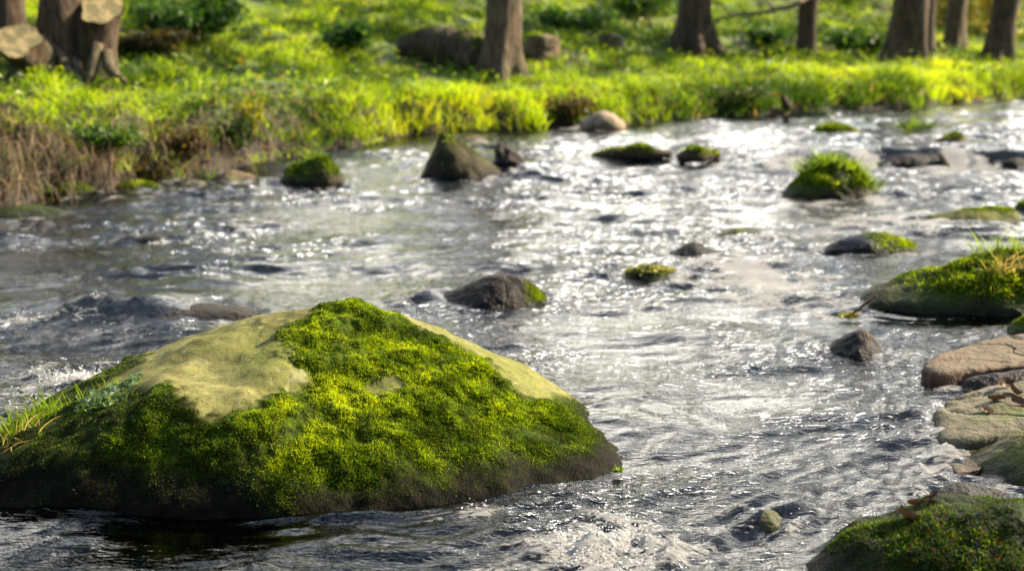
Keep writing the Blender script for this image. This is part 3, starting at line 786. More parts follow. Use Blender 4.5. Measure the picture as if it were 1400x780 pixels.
fm = t.n('ShaderNodeMixShader', i0=.45, i1=fd.outputs[0], i2=ft.outputs[0])
fl = t.noise(28, 5, .6, mp.outputs[0], 1.2)
mask = t.ramp(t.math('ADD', fo, t.math('MULTIPLY_ADD', fl, 3.4, -1.7)), .80, 1.35, 0, .85)
sh = t.n('ShaderNodeMixShader', i0=mask, i1=wat.outputs[0], i2=fm.outputs[0])
M_water = t.out(sh.outputs[0])
wo = link('water', mesh_np('water', np.stack([wx_, wy_, wz_], 1), grid_faces(NXW, len(ys)), M_water, True, {'foam': foam_, 'energy': en_}))
tag(wo, kind='structure')

# bubbles and drops thrown up in the white water
sel = np.where((foam_ > .95) & (wy_ > 2.5) & (wy_ < 6.5) & (np.abs(wx_) < .42 * wy_) & (wx_ < .75))[0]
prob = np.clip(foam_[sel] - .95, 0, .8) * (wy_[sel] ** 2); k = RNG.choice(sel, 1100, p=prob / prob.sum())
iv, if_ = ico(2)
rad = RNG.uniform(.0008, .0022, len(k)) * (.7 + .1 * wy_[k]); up = RNG.exponential(.006, len(k))
C3 = np.stack([wx_[k] + RNG.normal(size=len(k)) * .004, wy_[k] + RNG.normal(size=len(k)) * .004, wz_[k] + up], 1)
DV = (C3[:, None] + iv[None] * rad[:, None, None]).reshape(-1, 3); DF = (if_[None] + (np.arange(len(k)) * len(iv))[:, None, None]).reshape(-1, 3)
t = NT('foam_bubbles'); M_bub = t.out(t.n('ShaderNodeBsdfPrincipled', Base_Color=(.85, .85, .83), Roughness=.12).outputs[0])
tag(link('foam', mesh_np('foam', DV, DF, M_bub)), 'white foam bubbles and drops where the water tumbles', kind='stuff')

#@@PLANTS
# ------------------------------------------------------------------ plants on the banks
def lerp3(a, b, f): return np.asarray(a) + (np.asarray(b) - np.asarray(a)) * np.clip(f, 0, 1)[:, None]
def sample_land(n, x0, x1, y0, y1, keep):
    xs, ys_, zs, sfs, sns = [], [], [], [], []
    tot = 0
    while tot < n:
        x = RNG.uniform(x0, x1, 4 * n); y = RNG.uniform(y0, y1, 4 * n)
        z, sf, sn = ground_z(x, y)
        m = RNG.random(4 * n) < keep(x, y, z, sf, sn)
        xs.append(x[m]); ys_.append(y[m]); zs.append(z[m]); sfs.append(sf[m]); sns.append(sn[m]); tot += m.sum()
    return [np.concatenate(a)[:n] for a in (xs, ys_, zs, sfs, sns)]

STRAW_C = hit(90, 205, 5.0)
def straw_zone(x, y): return np.exp(-(((x - STRAW_C[0] + .5) / .95) ** 2 + ((y - STRAW_C[1] + .1) / .6) ** 2))
def bare_soil(x, y): return sstep(.12, .42, fbm(p2(x * .9, y * .9, 71), 3))

def keep_far(x, y, z, sf, sn):
    vis = (np.abs(x) < .40 * y + 1.5)
    d = sstep(-.04, .15, sf) * (1 - .85 * bare_soil(x, y)) * (1 - .75 * straw_zone(x, y)) * np.clip(9 / y, 0, 1) ** 1.3 * (1 + 2.2 * sstep(.45, .05, sf) * sstep(-2.2, -1.0, x)) / 2.2
    return np.where(vis, d, .12 * d)
NT_ = 27000; PER = 11
tx, ty, tz, tsf, tsn = sample_land(NT_, -10, 11, 5.5, 24, keep_far)
hgt = np.clip(.092 + .08 * fbm(p2(tx * 1.7, ty * 1.7, 72), 3) + .06 * sstep(1.2, .2, tsf) * sstep(-2, 2, tx), .03, .34) * RNG.uniform(.7, 1.3, NT_)
slope = sstep(1.9, 3.4, tsf) * sstep(-2, 1, tx)  # shade of the right hand slope, put into the grass colour
tone = fbm(p2(tx * .9, ty * .9, 73), 4) * 1.15 + .25 * RNG.normal(size=NT_) + .5 - .65 * slope
rep = lambda a: np.repeat(a, PER, 0)
bx, by = rep(tx) + RNG.normal(size=NT_ * PER) * .035, rep(ty) + RNG.normal(size=NT_ * PER) * .035
Pb = np.stack([bx, by, rep(tz) - .01], 1)
Db = np.stack([RNG.normal(size=len(bx)) * .38, RNG.normal(size=len(bx)) * .38, np.ones(len(bx))], 1); Db /= np.linalg.norm(Db, axis=1)[:, None]
Hb = rep(hgt) * RNG.uniform(.55, 1.2, len(bx))
Cb = lerp3((.04, .10, .006), (.43, .62, .014), rep(tone)); Cb = lerp3(Cb, (.55, .55, .02), rep(tone) - .75)
dry = RNG.random(len(bx)) < .05; Cb[dry] = (.30, .23, .10)
Cb = Cb * RNG.uniform(.75, 1.25, (len(bx), 1))
bend = np.stack([RNG.normal(size=len(bx)), RNG.normal(size=len(bx)), -.5 * np.ones(len(bx))], 1) * (Hb * .38)[:, None]
Vg, Fg, Cg = blades(Pb, Db, Hb, .005 + .0005 * by, bend, Cb, 3)
go = link('grass', mesh_np('grass', Vg, Fg, M_grass, True, Cg)); tag(go, 'bright yellow green meadow grass covering the far bank and slope', kind='stuff')

# low broad leaved herbs between the grass
n = 26000
hx, hy, hz, hsf, hsn = sample_land(n, -9, 10, 5.5, 24, lambda x, y, z, sf, sn: (np.abs(x) < .4 * y + 1) * sstep(.05, .3, sf) * np.clip(fbm(p2(x * 1.3, y * 1.3, 81), 3) + .45, .03, 1) * (1 - .6 * straw_zone(x, y)))
tone = 1.2 * fbm(p2(hx * 1.0, hy * 1.0, 83), 3) + .3 * RNG.normal(size=n) + .3
Ch = lerp3((.03, .08, .008), (.42, .52, .012), tone)
Nh = np.stack([RNG.normal(size=n) * .6, RNG.normal(size=n) * .6 - .2, np.ones(n)], 1); Nh /= np.linalg.norm(Nh, axis=1)[:, None]
Vh, Fh, Ch = leaves(np.stack([hx, hy, hz + RNG.uniform(.01, .12, n)], 1), Nh, RNG.uniform(.025, .06, n), Ch, .7)
tag(link('ground_herbs', mesh_np('ground_herbs', Vh, Fh, M_leaf, False, Ch)), 'low broad leaved herbs mixed into the grass of the far bank', kind='stuff')

# dry straw and old stems hanging over the left bank and the undercut edge
n = 8500
sx, sy, sz, ssf, ssn = sample_land(n, -8, 8, 4.5, 16, lambda x, y, z, sf, sn: (np.abs(x) < .4 * y + 1) * np.clip(sstep(-.02, .06, sf) * (1.0 * straw_zone(x, y) + .13 * sstep(.55, .2, sf) * sstep(.5, -1.0, x) + .04 * sstep(.5, .2, sf) + .008), 0, 1))
ang = RNG.normal(size=n) * .9
Dn = np.stack([.45 * np.cos(ang) + .3 * RNG.normal(size=n), -.55 + .5 * RNG.normal(size=n), .55 + .35 * RNG.normal(size=n)], 1); Dn /= np.linalg.norm(Dn, axis=1)[:, None]
Ls = RNG.uniform(.06, .34, n)
Cs = lerp3((.035, .023, .012), (.32, .23, .13), RNG.random(n) ** 1.3)
Vs, Fs, Cs = blades(np.stack([sx, sy, sz], 1), Dn, Ls, RNG.uniform(.004, .009, n), np.stack([0 * sx, -.3 * Ls, -1.0 * Ls], 1), Cs, 3)
tag(link('dry_grass', mesh_np('dry_grass', Vs, Fs, M_straw, True, Cs)), 'dry straw and dead stems hanging over the eroded bank edge', kind='stuff')

# fallen autumn leaves along the water's edge
n = 900
fx, fy, fz, fsf, fsn = sample_land(n, -7, 8, 4.5, 17, lambda x, y, z, sf, sn: (np.abs(x) < .4 * y + 1) * (sstep(-.02, .05, sf) * sstep(.9, .2, sf) + .06 * sstep(0, .3, sf)))
Cf = lerp3((.16, .07, .025), (.50, .27, .06), RNG.random(n) ** 1.5)
Nf = np.stack([RNG.normal(size=n) * .5, -.4 + RNG.normal(size=n) * .5, np.ones(n)], 1); Nf /= np.linalg.norm(Nf, axis=1)[:, None]
Vf, Ff, Cf = leaves(np.stack([fx, fy, fz + RNG.uniform(.01, .05, n)], 1), Nf, RNG.uniform(.03, .06, n), Cf, .65)
tag(link('fallen_leaves', mesh_np('fallen_leaves', Vf, Ff, M_leaf, False, Cf)), 'brown and orange fallen leaves scattered along the far water edge', kind='stuff')

# grass and leaf tufts: each a thing
def tuft(name, label, cat, c, r, n, h, w=.004, dark=.3, lean=(0, 0), leafn=0, leaf_s=.02, leaf_c=((.05, .11, .03), (.15, .24, .06)), spread=.5, parent=None, snap=None, gcol=None):
    c = np.asarray(c, float)
    a = RNG.uniform(0, 2 * math.pi, n); rr = r * np.sqrt(RNG.random(n)) if np.isscalar(r) else np.sqrt(RNG.random(n))
    if np.isscalar(r): px, py = rr * np.cos(a), rr * np.sin(a)
    else: px, py = r[0] * rr * np.cos(a), r[1] * rr * np.sin(a)
    P = np.stack([px, py, np.zeros(n)], 1) + c
    if snap is not None: P[:, 2] = snap(P[:, 0], P[:, 1], P[:, 2])
    D = np.stack([lean[0] + spread * RNG.normal(size=n), lean[1] + spread * RNG.normal(size=n), np.ones(n)], 1); D /= np.linalg.norm(D, axis=1)[:, None]
    Hh = h * RNG.uniform(.4, 1.15, n)
    C = lerp3(*(gcol or ((.06, .13, .012), (.22, .32, .02))), RNG.random(n) - dark + .3)
    bend = np.concatenate([.5 * D[:, :2] + .2 * RNG.normal(size=(n, 2)), -.4 * np.ones((n, 1))], 1) * (Hh * .55)[:, None]
    V, Fs, Cc = blades(P, D, Hh, w * RNG.uniform(.6, 1.2, n), bend, C, 4)
    G = Geo(); G.V.append(V); G.C.append(Cc); G.n = len(V)
    for f in Fs: G.F.setdefault(f.shape[1], []).append(f)
    if leafn:
        a = RNG.uniform(0, 2 * math.pi, leafn); q = np.sqrt(RNG.random(leafn)); rx, ry = (r, r) if np.isscalar(r) else r
        P = np.stack([rx * q * np.cos(a), ry * q * np.sin(a), np.zeros(leafn)], 1) + c
        if snap is not None: P[:, 2] = snap(P[:, 0], P[:, 1], P[:, 2])
        P[:, 2] += RNG.uniform(.1, .7, leafn) * h * .6
        N = np.stack([RNG.normal(size=leafn) * .6, RNG.normal(size=leafn) * .6 - .3, np.ones(leafn)], 1); N /= np.linalg.norm(N, axis=1)[:, None]
        Vl, Fl, Cl = leaves(P, N, leaf_s * RNG.uniform(.6, 1.3, leafn), lerp3(*leaf_c, RNG.random(leafn)), .75)
        G.F.setdefault(3, []).append(Fl + G.n); G.V.append(Vl); G.C.append(Cl); G.n += len(Vl)
    G.V = [v - c for v in G.V]
    o = link(name, G.mesh(name, M_grass), parent); o.location = c.tolist()
    if parent is None: tag(o, label, cat)
    return o

def snap_to(V, F, off=.0):
    b = BVHTree.FromPolygons([tuple(v) for v in V], [tuple(map(int, f)) for f in F])
    def f(x, y, z):
        out = np.array(z, float)
        for i in range(len(x)):
            hh = b.ray_cast(Vector((x[i], y[i], 3)), Vector((0, 0, -1)))
            if hh[0] is not None: out[i] = hh[0].z + off
        return out
    return f
snapB = snap_to(BV, BF)
def obj_snap(o):
    c = np.array(o.location); me = o.data
    V = np.array([v.co[:] for v in me.vertices]) + c; F = np.array([list(p.vertices) for p in me.polygons])
    return snap_to(V, F)

q = atY(22, 600, 3.22)
tuft('grass_tuft', 'grass tuft with long lit blades on the low left end of the big boulder', 'grass', (q[0], q[1], 0.1), (.10, .10), 190, .095, .005, .1, (.1, -.05), snap=snapB, spread=.55)
q = atY(150, 560, 3.16)
tuft('herb_plant', 'small grey green leafy plant on the shaded left shoulder of the big boulder', 'plant', (q[0], q[1], 0.15), (.075, .09), 60, .05, .003, .3, (0, -.1), leafn=170, leaf_s=.018, leaf_c=((.06, .12, .06), (.17, .26, .13)), snap=snapB)
q = atY(95, 575, 3.2)
tuft('grass_tuft', 'thin fringe of short grass blades along the left rim of the big boulder', 'grass', (q[0], q[1] + .02, 0.12), (.13, .05), 70, .06, .003, -.1, (0, 0), snap=snapB, spread=.4)
q = atY(30, 625, 3.12)
tuft('straw_tuft', 'dry bent straws hanging down the left end of the big boulder', 'straw', (q[0], q[1] - .03, .07), (.08, .05), 34, .10, .003, .3, (.5, -.6), snap=snapB, spread=.4, gcol=((.16, .13, .05), (.36, .30, .15)))
q = at(846, 654, 0)
tuft('moss_tuft', 'tiny yellow green plant at the right tip of the big boulder by the waterline', 'moss', (q[0], q[1] + .02, .01), .012, 40, .022, .003, -.2, leafn=14, leaf_s=.012)
def on_top(o, px, py):
    return None
for o, px, Yo, label, r, n_, h, w_, lf in (
        (tuftrock, 438, 8.1, 'upright grass tuft on the stone off the left bank', (.10, .08), 90, .13, .010, 10),
        (islet, 1113, 7.55, 'bright green grass tuft on the left top of the islet stone', (.09, .07), 190, .15, .010, 30),
        (islet, 1160, 7.55, 'loose grass and leaves on the right half of the islet stone', (.18, .14), 240, .12, .009, 60),
        (plantstone, 1246, 10.2, 'dark green leaves drooping over the stone furthest upstream', (.14, .10), 60, .12, .010, 90),
        (plant2, 890, 5.4, 'yellow green leaf cushion on the small stone in mid stream', (.10, .08), 60, .03, .006, 230),
        (bankrock, 1392, 4.98, 'tall lit grass blades on top of the long right bank boulder', (.16, .10), 120, .13, .006, 0),
        (bankrock, 1385, 4.80, 'mixed dry and green stems hanging down the front of the long right bank boulder', (.08, .05), 70, .13, .004, 0)):
    q = atY(px, 300, Yo); sn_ = obj_snap(o)
    hang = 'hanging' in label
    z = float(sn_(np.array([q[0]]), np.array([q[1]]), np.array([.1]))[0])
    tuft('leafy_plant' if 'leaf cushion' in label or 'drooping' in label else 'grass_tuft', label, 'plant' if lf > 40 else 'grass', (q[0], q[1], z), r, n_, h, w_, .1, (.0, -.9) if hang else (0, 0), leafn=lf, leaf_s=.035 if px != 890 else .022, leaf_c=((.05, .11, .03), (.15, .24, .06)) if px != 890 else ((.10, .13, .02), (.42, .38, .12)),
         snap=sn_, gcol=((.12, .12, .03), (.38, .30, .15)) if hang else None)

# ------------------------------------------------------------------ trees
def bark_mat(name, a, b):
    t = NT(name); tc = t.n('ShaderNodeTexCoord').outputs['Object']
    mp = t.n('ShaderNodeMapping', Vector=tc, Scale=(1, 1, .22))
    n1 = t.noise(30, 6, .65, mp.outputs[0], .6); n2 = t.noise(4, 4, .6, tc)
    c = t.mix(t.ramp(n1, .32, .68), a, b)
    c = t.mix(t.math('MULTIPLY', t.ramp(n2, .5, .7), .55), c, (.07, .085, .03))
    bp = t.bump(n1, 1.0, .05)
    return t.out(t.n('ShaderNodeBsdfPrincipled', Base_Color=c, Roughness=.9, Normal=bp).outputs[0])
M_bark = bark_mat('bark', (.025, .016, .009), (.14, .088, .048))
M_bark_pale = bark_mat('bark_pale', (.055, .036, .02), (.22, .15, .09))
t = NT('sawn_wood'); tc = t.n('ShaderNodeTexCoord').outputs['Object']
wv = t.n('ShaderNodeTexWave', _wave_type='RINGS', Vector=tc, Scale=9.0, Distortion=2.5, Detail=2)
n1 = t.noise(12, 5, .6, tc)
c = t.mix(t.math('MULTIPLY', wv.outputs['Fac'], .35), (.33, .25, .12), (.20, .14, .06)); c = t.mix(t.math('MULTIPLY', t.ramp(n1, .38, .56), .85), c, (.10, .09, .035))
M_sawn = t.out(t.n('ShaderNodeBsdfPrincipled', Base_Color=c, Roughness=.85).outputs[0])

def trunk_geo(path, rad, flare=1.6, lobes=6, seed=0, n=28, rough=.09):
    """local path points/radii; root flare at the first 0.5 m"""
    path = np.asarray(path, float); m = 60
    s = np.linspace(0, 1, m) ** 1.6; L = np.linspace(0, 1, len(path))
    pts = np.stack([np.interp(s, L, path[:, k]) for k in range(3)], 1); r = np.interp(s, L, rad)
    pts[:, :2] += .04 * np.stack([perlin(p2(pts[:, 2] * .9, 0 * s, seed)), perlin(p2(pts[:, 2] * .9, 0 * s, seed + 5))], 1)
    a = np.linspace(0, 2 * math.pi, n, endpoint=False)
    V = []
    for k in range(m):
        zz = pts[k, 2]; fl = math.exp(-max(zz, 0) / (1.1 * rad[0])) * (flare - 1)
        q = np.stack([np.cos(a) * 2 + seed, np.sin(a) * 2, np.full(n, zz * 1.2)], 1)
        rr = r[k] * (1 + fl * (.65 + .6 * np.cos(lobes * a + seed * 1.3 + .5 * math.sin(3 * seed))) + rough * (perlin(q) + .8 * (.3 - np.abs(perlin(q * np.array((3, 3, 1)))))))
        V.append(np.stack([pts[k, 0] + rr * np.cos(a), pts[k, 1] + rr * np.sin(a), np.full(n, zz)], 1))
    V = np.concatenate(V); F = []
    for k in range(m - 1):
        j = np.arange(n); F.append(np.stack([k * n + j, k * n + (j + 1) % n, (k + 1) * n + (j + 1) % n, (k + 1) * n + j], 1))
    return V, np.concatenate(F), pts, r

def tree(label, base, width, lean=(0, 0), height=8.0, seed=0, mat=None, flare=1.6, crown_n=420, crown_z=4.0, extra=None, name='tree'):
    rg = np.random.default_rng(100 + seed)
    root = empty(name, base, label, 'tree')
    r0 = width / 2
    path = [(0, 0, -.35), (lean[0] * .1, lean[1] * .1, height * .12), (lean[0] * .5, lean[1] * .5, height * .5), (lean[0], lean[1], height)]
    V, F, pts, r = trunk_geo(path, [r0 * 1.0, r0, r0 * .62, r0 * .12], flare, 4 + seed % 3, seed)
    G = Geo(); G.add(V, F)
    tips = []
    for i in range(11):
        k = int(rg.uniform(.55, .97) * (len(pts) - 1)); 
        if pts[k, 2] < 2.6: continue
        az = i * 2.4 + rg.uniform(-.4, .4); L = rg.uniform(1.2, 2.6) * (1.15 - .5 * pts[k, 2] / height)
        d = np.array((math.cos(az), math.sin(az), rg.uniform(.25, .8))); d /= np.linalg.norm(d)
        P = [pts[k]]
        for s in range(6): d = d + rg.normal(size=3) * .16 + np.array((0, 0, .05)); d /= np.linalg.norm(d); P.append(P[-1] + d * L / 6)
        G.add(*tube_clean(P, np.linspace(r[k] * .45, .006, 7), 7)); tips += P[2:]
        for b in range(4):
            s0 = P[rg.integers(2, 6)]; d2 = d + rg.normal(size=3) * .6; d2 /= np.linalg.norm(d2)
            Q = [s0 + d2 * L * .38 * u + rg.normal(size=3) * .03 * u for u in np.linspace(0, 1, 5)]
            G.add(*tube_clean(Q, np.linspace(.014, .003, 5), 5)); tips += Q[2:]
    link('trunk', G.mesh('trunk', mat or M_bark), root)
    tips = np.array([q for q in tips if q[2] > crown_z - 1.2])
    if crown_n and len(tips):
        k = rg.integers(0, len(tips), crown_n); P = tips[k] + rg.normal(size=(crown_n, 3)) * .17
        N = rg.normal(size=(crown_n, 3)); N /= np.linalg.norm(N, axis=1)[:, None]
        C = lerp3((.05, .10, .012), (.16, .22, .03), rg.random(crown_n))
        Vl, Fl, Cl = leaves(P, N, rg.uniform(.04, .07, crown_n), C, .6)
        link('crown', mesh_np('crown', Vl, Fl, M_leaf, False, Cl), root)
    return root

def wpx(p, w): return w * np.linalg.norm(p - EYE) / FPX
TREES = [
    ('upright brown tree trunk in bright grass between the dark fallen log and a stump', 683, 106, 58, (.25, .2), 1, M_bark_pale, 1.75),
    ('dark tree trunk with a wide spreading foot, a bare branch hanging before it', 948, 66, 42, (.1, .1), 2, M_bark, 2.1),
    ('slim dark tree trunk that carries the bare drooping branch', 1103, 75, 29, (-.1, .2), 3, M_bark, 1.35),
    ('thick dark tree trunk, nearer one of the close pair in the right background', 1236, 84, 46, (.55, .1), 4, M_bark, 1.6),
    ('tree trunk half hidden behind the thick dark trunk of the close pair', 1266, 72, 24, (-.05, .3), 5, M_bark, 1.4),
    ('greyish hazy tree trunk standing further back between the close pair and the leaning trunk', 1305, 64, 28, (.15, .2), 6, M_bark_pale, 1.4),
    ('dark trunk leaning to the right near the right edge of the far bank', 1357, 86, 38, (1.7, .3), 7, M_bark, 1.6),
]
for label, px, py, wd, lean, sd_, mt, fl in TREES:
    b = hit(px, py); tr_ = tree(label, b, wpx(b, wd) * {2: .95, 4: 1.0, 1: .8}.get(sd_, .87), lean, 7.5 + (sd_ % 3), sd_, mt, fl)
    if sd_ == 3:
        D0 = b[1]
        P = [atY(px_, py_, D0 - dd) - b for px_, py_, dd in ((1110, -8, .05), (1085, 8, .35), (1040, 18, .55), (1000, 21, .7), (978, 28, .8))]
        G = Geo(); G.add(*tube_clean(P, [.03, .024, .018, .013, .009], 7))
        P2 = [atY(px_, py_, D0 - dd) - b for px_, py_, dd in ((985, 26, .78), (970, 40, .85), (960, 55, .9), (950, 66, .95))]
        G.add(*tube_clean(P2, [.012, .010, .008, .005], 6))
        for q0, q1, q2 in (((1060, 14), (1050, 4), (1044, -8)), ((1030, 19), (1020, 34), (1012, 44)), ((1112, -6), (1124, 8), (1134, 2)), ((1000, 21), (990, 10), (984, 0))):
            G.add(*tube_clean([atY(*q0, D0 - .5) - b, atY(*q1, D0 - .55) - b, atY(*q2, D0 - .6) - b], [.010, .007, .003], 5))
        link('bare_branch', G.mesh('bare_branch', M_bark_pale), tr_)

# cut back multi-stemmed tree on the left bank
b = hit(82, 104, 5.0); DB = b[1]
root = empty('pollarded_tree', b, 'old multi stemmed tree on the left bank with two pale sawn off stems', 'tree')
def lp(px, py, dy=0.0): return atY(px, py, DB + dy) - b
V, F, pts_, r_ = trunk_geo([lp(84, 122), lp(82, 60), lp(80, 0), lp(84, -300, .1), lp(60, -700, .4)], [wpx(b, 34), wpx(b, 29), wpx(b, 26), wpx(b, 20), .03], 1.5, 7, 11, rough=.16)
G = Geo(); G.add(V, F)
rg = np.random.default_rng(55); tips = []
for i in range(8):
    s0 = pts_[int(rg.uniform(.55, .95) * 59)]; az = rg.uniform(0, 6.28); d = np.array((math.cos(az), math.sin(az), .7))
    P = [s0 + d * u * 1.5 + rg.normal(size=3) * .06 for u in np.linspace(0, 1, 6)]; P[0] = s0
    G.add(*tube_clean(P, np.linspace(.045, .006, 6), 7)); tips += P[1:]
link('trunk', G.mesh('trunk', M_bark), root)
def stub(path, rad, facing, seed, nm='sawn_stem'):
    P = np.array(path); G = Geo()
    V, F, T = tube_clean(P, rad, 24)
    nz = perlin(V * 8 + seed) * .05 + perlin(V * 22 + seed) * .015
    c = np.repeat(P, 24, 0); d = V[:len(c)] - c; d /= np.maximum(np.linalg.norm(d, axis=1), 1e-9)[:, None]
    V[:len(c)] += d * nz[:len(c), None]
    # shear the end ring so that the saw cut faces the given way
    f = np.array(facing, float); f /= np.linalg.norm(f); m = len(P) - 1
    ax = P[-1] - P[-2]; ax /= np.linalg.norm(ax)
    ring = V[m * 24:(m + 1) * 24]; ring += ax * (-((ring - P[-1]) @ f) / (ax @ f))[:, None]
    V[m * 24:(m + 1) * 24] = ring
    G.add(V[:-2], F)
    s = link(nm, G.mesh(nm, M_bark), root)
    cap = np.concatenate([P[-1:] + (ring - P[-1]) * u + f * (.004 if u < .9 else .001) for u in (.0001, .5, .97)]) if False else None
    cv = [P[-1] + f * .005]; 
    for u in (.5, .95): cv += list(P[-1] + (ring - P[-1]) * u + f * (.006 + .004 * perlin(ring * 20)[:, None]))
    cv = np.array(cv); j = np.arange(24); k = (j + 1) % 24
    T = np.stack([0 * j, 1 + j, 1 + k], 1); Q = np.stack([1 + j, 25 + j, 25 + k, 1 + k], 1)
    me = mesh_np('cut_face', cv, [T, Q], M_sawn); link('cut_face', me, s)
stub([lp(128, 112, .03), lp(132, 70, .0), lp(134, 36, -.03), lp(137, 14, -.05)], [wpx(b, 33), wpx(b, 26), wpx(b, 26), wpx(b, 27)], (.25, -.55, .75), 1)
stub([lp(52, 88, -.15), lp(38, 68, -.32), lp(22, 56, -.47)], [wpx(b, 26), wpx(b, 27), wpx(b, 26)], (.25, -.62, .74), 2)
stub([lp(20, 100, .2), lp(14, 50, .2), lp(10, 0, .22), lp(4, -30, .22)], [wpx(b, 30), wpx(b, 24), wpx(b, 22), wpx(b, 22)], (.2, -.3, .9), 3)
G = Geo()
for pth in (((62, 50), (66, 78), (70, 100), (76, 116)), ((72, 66), (86, 84), (92, 100), (96, 116)), ((134, 60), (128, 86), (124, 104), (120, 118)), ((146, 70), (148, 92), (158, 104), (172, 112)), ((40, 80), (30, 98), (18, 114), (2, 122)), ((100, 80), (106, 100), (112, 118), (110, 126))):
    G.add(*tube_clean([lp(px, py, -.16 - .05 * i) for i, (px, py) in enumerate(pth)], [wpx(b, v) for v in (7, 8, 7, 3)], 9))
link('roots', G.mesh('roots', M_bark_pale), root)

# stumps, log and driftwood
def rough_log(name, label, cat, P, rad, mat, seed=0, n=18, moss=0):
    P = np.array(P); c = P.mean(0)
    s = np.linspace(0, 1, 24); L = np.linspace(0, 1, len(P))
    Q = np.stack([np.interp(s, L, P[:, k]) for k in range(3)], 1); r = np.interp(s, L, rad)
    V, F, T = tube_clean(Q, r, n)
    cc = np.concatenate([np.repeat(Q, n, 0), Q[:1], Q[-1:]]); d = V - cc
    V = cc + d * (1 + .28 * perlin(V * 7 + seed) + .15 * perlin(V * 19 + seed))[:, None]
    G = Geo(); G.add(V - c, F, T)
    o = link(name, G.mesh(name, mat)); o.location = c.tolist(); tag(o, label, cat)
    if moss:
        tri = np.concatenate([F[:, :3], F[:, [0, 2, 3]]]); N = vnormals(V, tri)
        moss_part(o, V, tri, sstep(.2, .6, np.abs(N[:, 2])) * (V[:, 2] > cc[:, 2]) * np.clip(.6 + fbm(V * 6, 2), .02, 1), moss, .02, .5, origin=c)
    return o
b = hit(648, 92); Yl = b[1]
rough_log('fallen_log', 'dark fallen log in the grass just left of the upright brown trunk', 'log', [atY(552, 66, Yl + .5), atY(600, 64, Yl + .35), atY(640, 72, Yl + .15), atY(662, 84, Yl - .05)], [.12, .17, .19, .15], M_bark, 1, moss=900)
def stump(label, px, py, w_, h_, seed):
    b = hit(px, py); ww = wpx(b, w_) / 2; hh_ = wpx(b, h_)
    o = rough_log('tree_stump', label, 'stump', [b + np.array((0, .05, -.08)), b + np.array((0, .02, hh_ * .5)), b + np.array((.01, 0, hh_)), b + np.array((.012, 0, hh_ + .02))], [ww * 1.15, ww, ww * .9, ww * .3], M_bark_pale, seed, 20, 700)
stump('mossy stump with a dark hollow front, right behind the upright brown trunk', 741, 80, 46, 28, 5)
stump('smaller pale topped stump right of the dark hollow stump', 835, 72, 36, 22, 9)
rough_log('driftwood', 'long pale driftwood lying at the water edge of the far bank', 'driftwood', [at(796, 172, .12), at(822, 165, .16), at(848, 176, .09)], [.05, .07, .06], bark_mat('drift', (.30, .22, .14), (.48, .38, .26)), 3, 12)
rough_log('branch', 'mossy branch caught in the water, far side right of the pointed stone', 'branch', [at(806, 219, .03), at(840, 210, .07), at(880, 208, .08), at(918, 212, .06)], [.02, .04, .045, .02], M_bark, 4, 10, moss=500)
rough_log('branch', 'short mossy branch in the water, further right of the longer one', 'branch', [at(930, 216, .05), at(950, 212, .08), at(982, 214, .06)], [.03, .05, .02], M_bark, 6, 10, moss=400)
rough_log('stick', 'dark stick leaning out of the far bank grass down to the water', 'stick', [at(1087, 158, .08), at(1078, 146, .16) , at(1070, 132, .26)], [.024, .026, .02], M_bark, 7, 8)
rough_log('stick', 'pale stick leaning on the black ledge stone right of the islet', 'stick', [at(1297, 230, .0), at(1290, 218, .05), at(1284, 210, .085)], [.018, .02, .014], M_bark_pale, 8, 8)
M_twig = bark_mat('twig_red', (.20, .08, .04), (.38, .17, .09))
def twig(label, P, r): 
    P = np.array(P); c = P.mean(0); G = Geo(); G.add(*[a - c if i == 0 else a for i, a in enumerate(tube_clean(P, r, 7))])
    o = link('twig', G.mesh('twig', M_twig)); o.location = c.tolist(); tag(o, label, 'twig')
twig('thin red twig bent across the small dark triangular stone', [atY(1180, 494, 4.17), atY(1179, 482, 4.17), atY(1188, 466, 4.2), atY(1186, 456, 4.22), atY(1176, 450, 4.25)], [.004, .004, .004, .003, .002])
twig('orange brown twig dipping into the water by the long right bank boulder', [at(1158, 434, .0), at(1172, 424, .02), at(1184, 414, .05), at(1198, 404, .09)], [.004, .005, .005, .004])
tuft('moss_tuft', 'yellow brown weed in the water at the tip of the long right bank boulder', 'weed', at(1160, 434, 0), (.035, .03), 40, .03, .004, 0, leafn=40, leaf_s=.018, leaf_c=((.16, .13, .02), (.34, .30, .05)))

# dead leaves on the beige slab and the front boulder
M_dead = leaf_mat('dead_leaf', .08, .6)
def dead_leaf(label, p, s, tilt, c, seed):
    rg = np.random.default_rng(seed); nx, ny = 9, 7
    u, v = np.meshgrid(np.linspace(-1, 1, nx), np.linspace(-1, 1, ny)); u, v = u.ravel(), v.ravel()
    w_ = (1 - np.abs(u) ** 2.2) * (.55 + .12 * np.sin(u * 9 + seed)); P = np.stack([u * s, v * w_ * s, .28 * s * (v * v) + .22 * s * u * u + .10 * s * np.sin(3 * u + seed) * v], 1)
    M = np.array(Matrix.Rotation(rg.uniform(0, 6.3), 3, 'Z') @ Matrix.Rotation(tilt, 3, 'X')) 
    P = P @ M.T; P[:, 2] -= P[:, 2].min()
    C = np.tile(c, (len(P), 1)) * (1 - .35 * (np.abs(v) < .15))[:, None]
    o = link('dead_leaf', mesh_np('dead_leaf', P, grid_faces(nx, ny), M_dead, True, C)); o.location = [float(a) for a in p]
    tag(o, label, 'leaf', 'dead leaves on the right bank stones')
sb = obj_snap(beige); sf_ = obj_snap(frontrock)
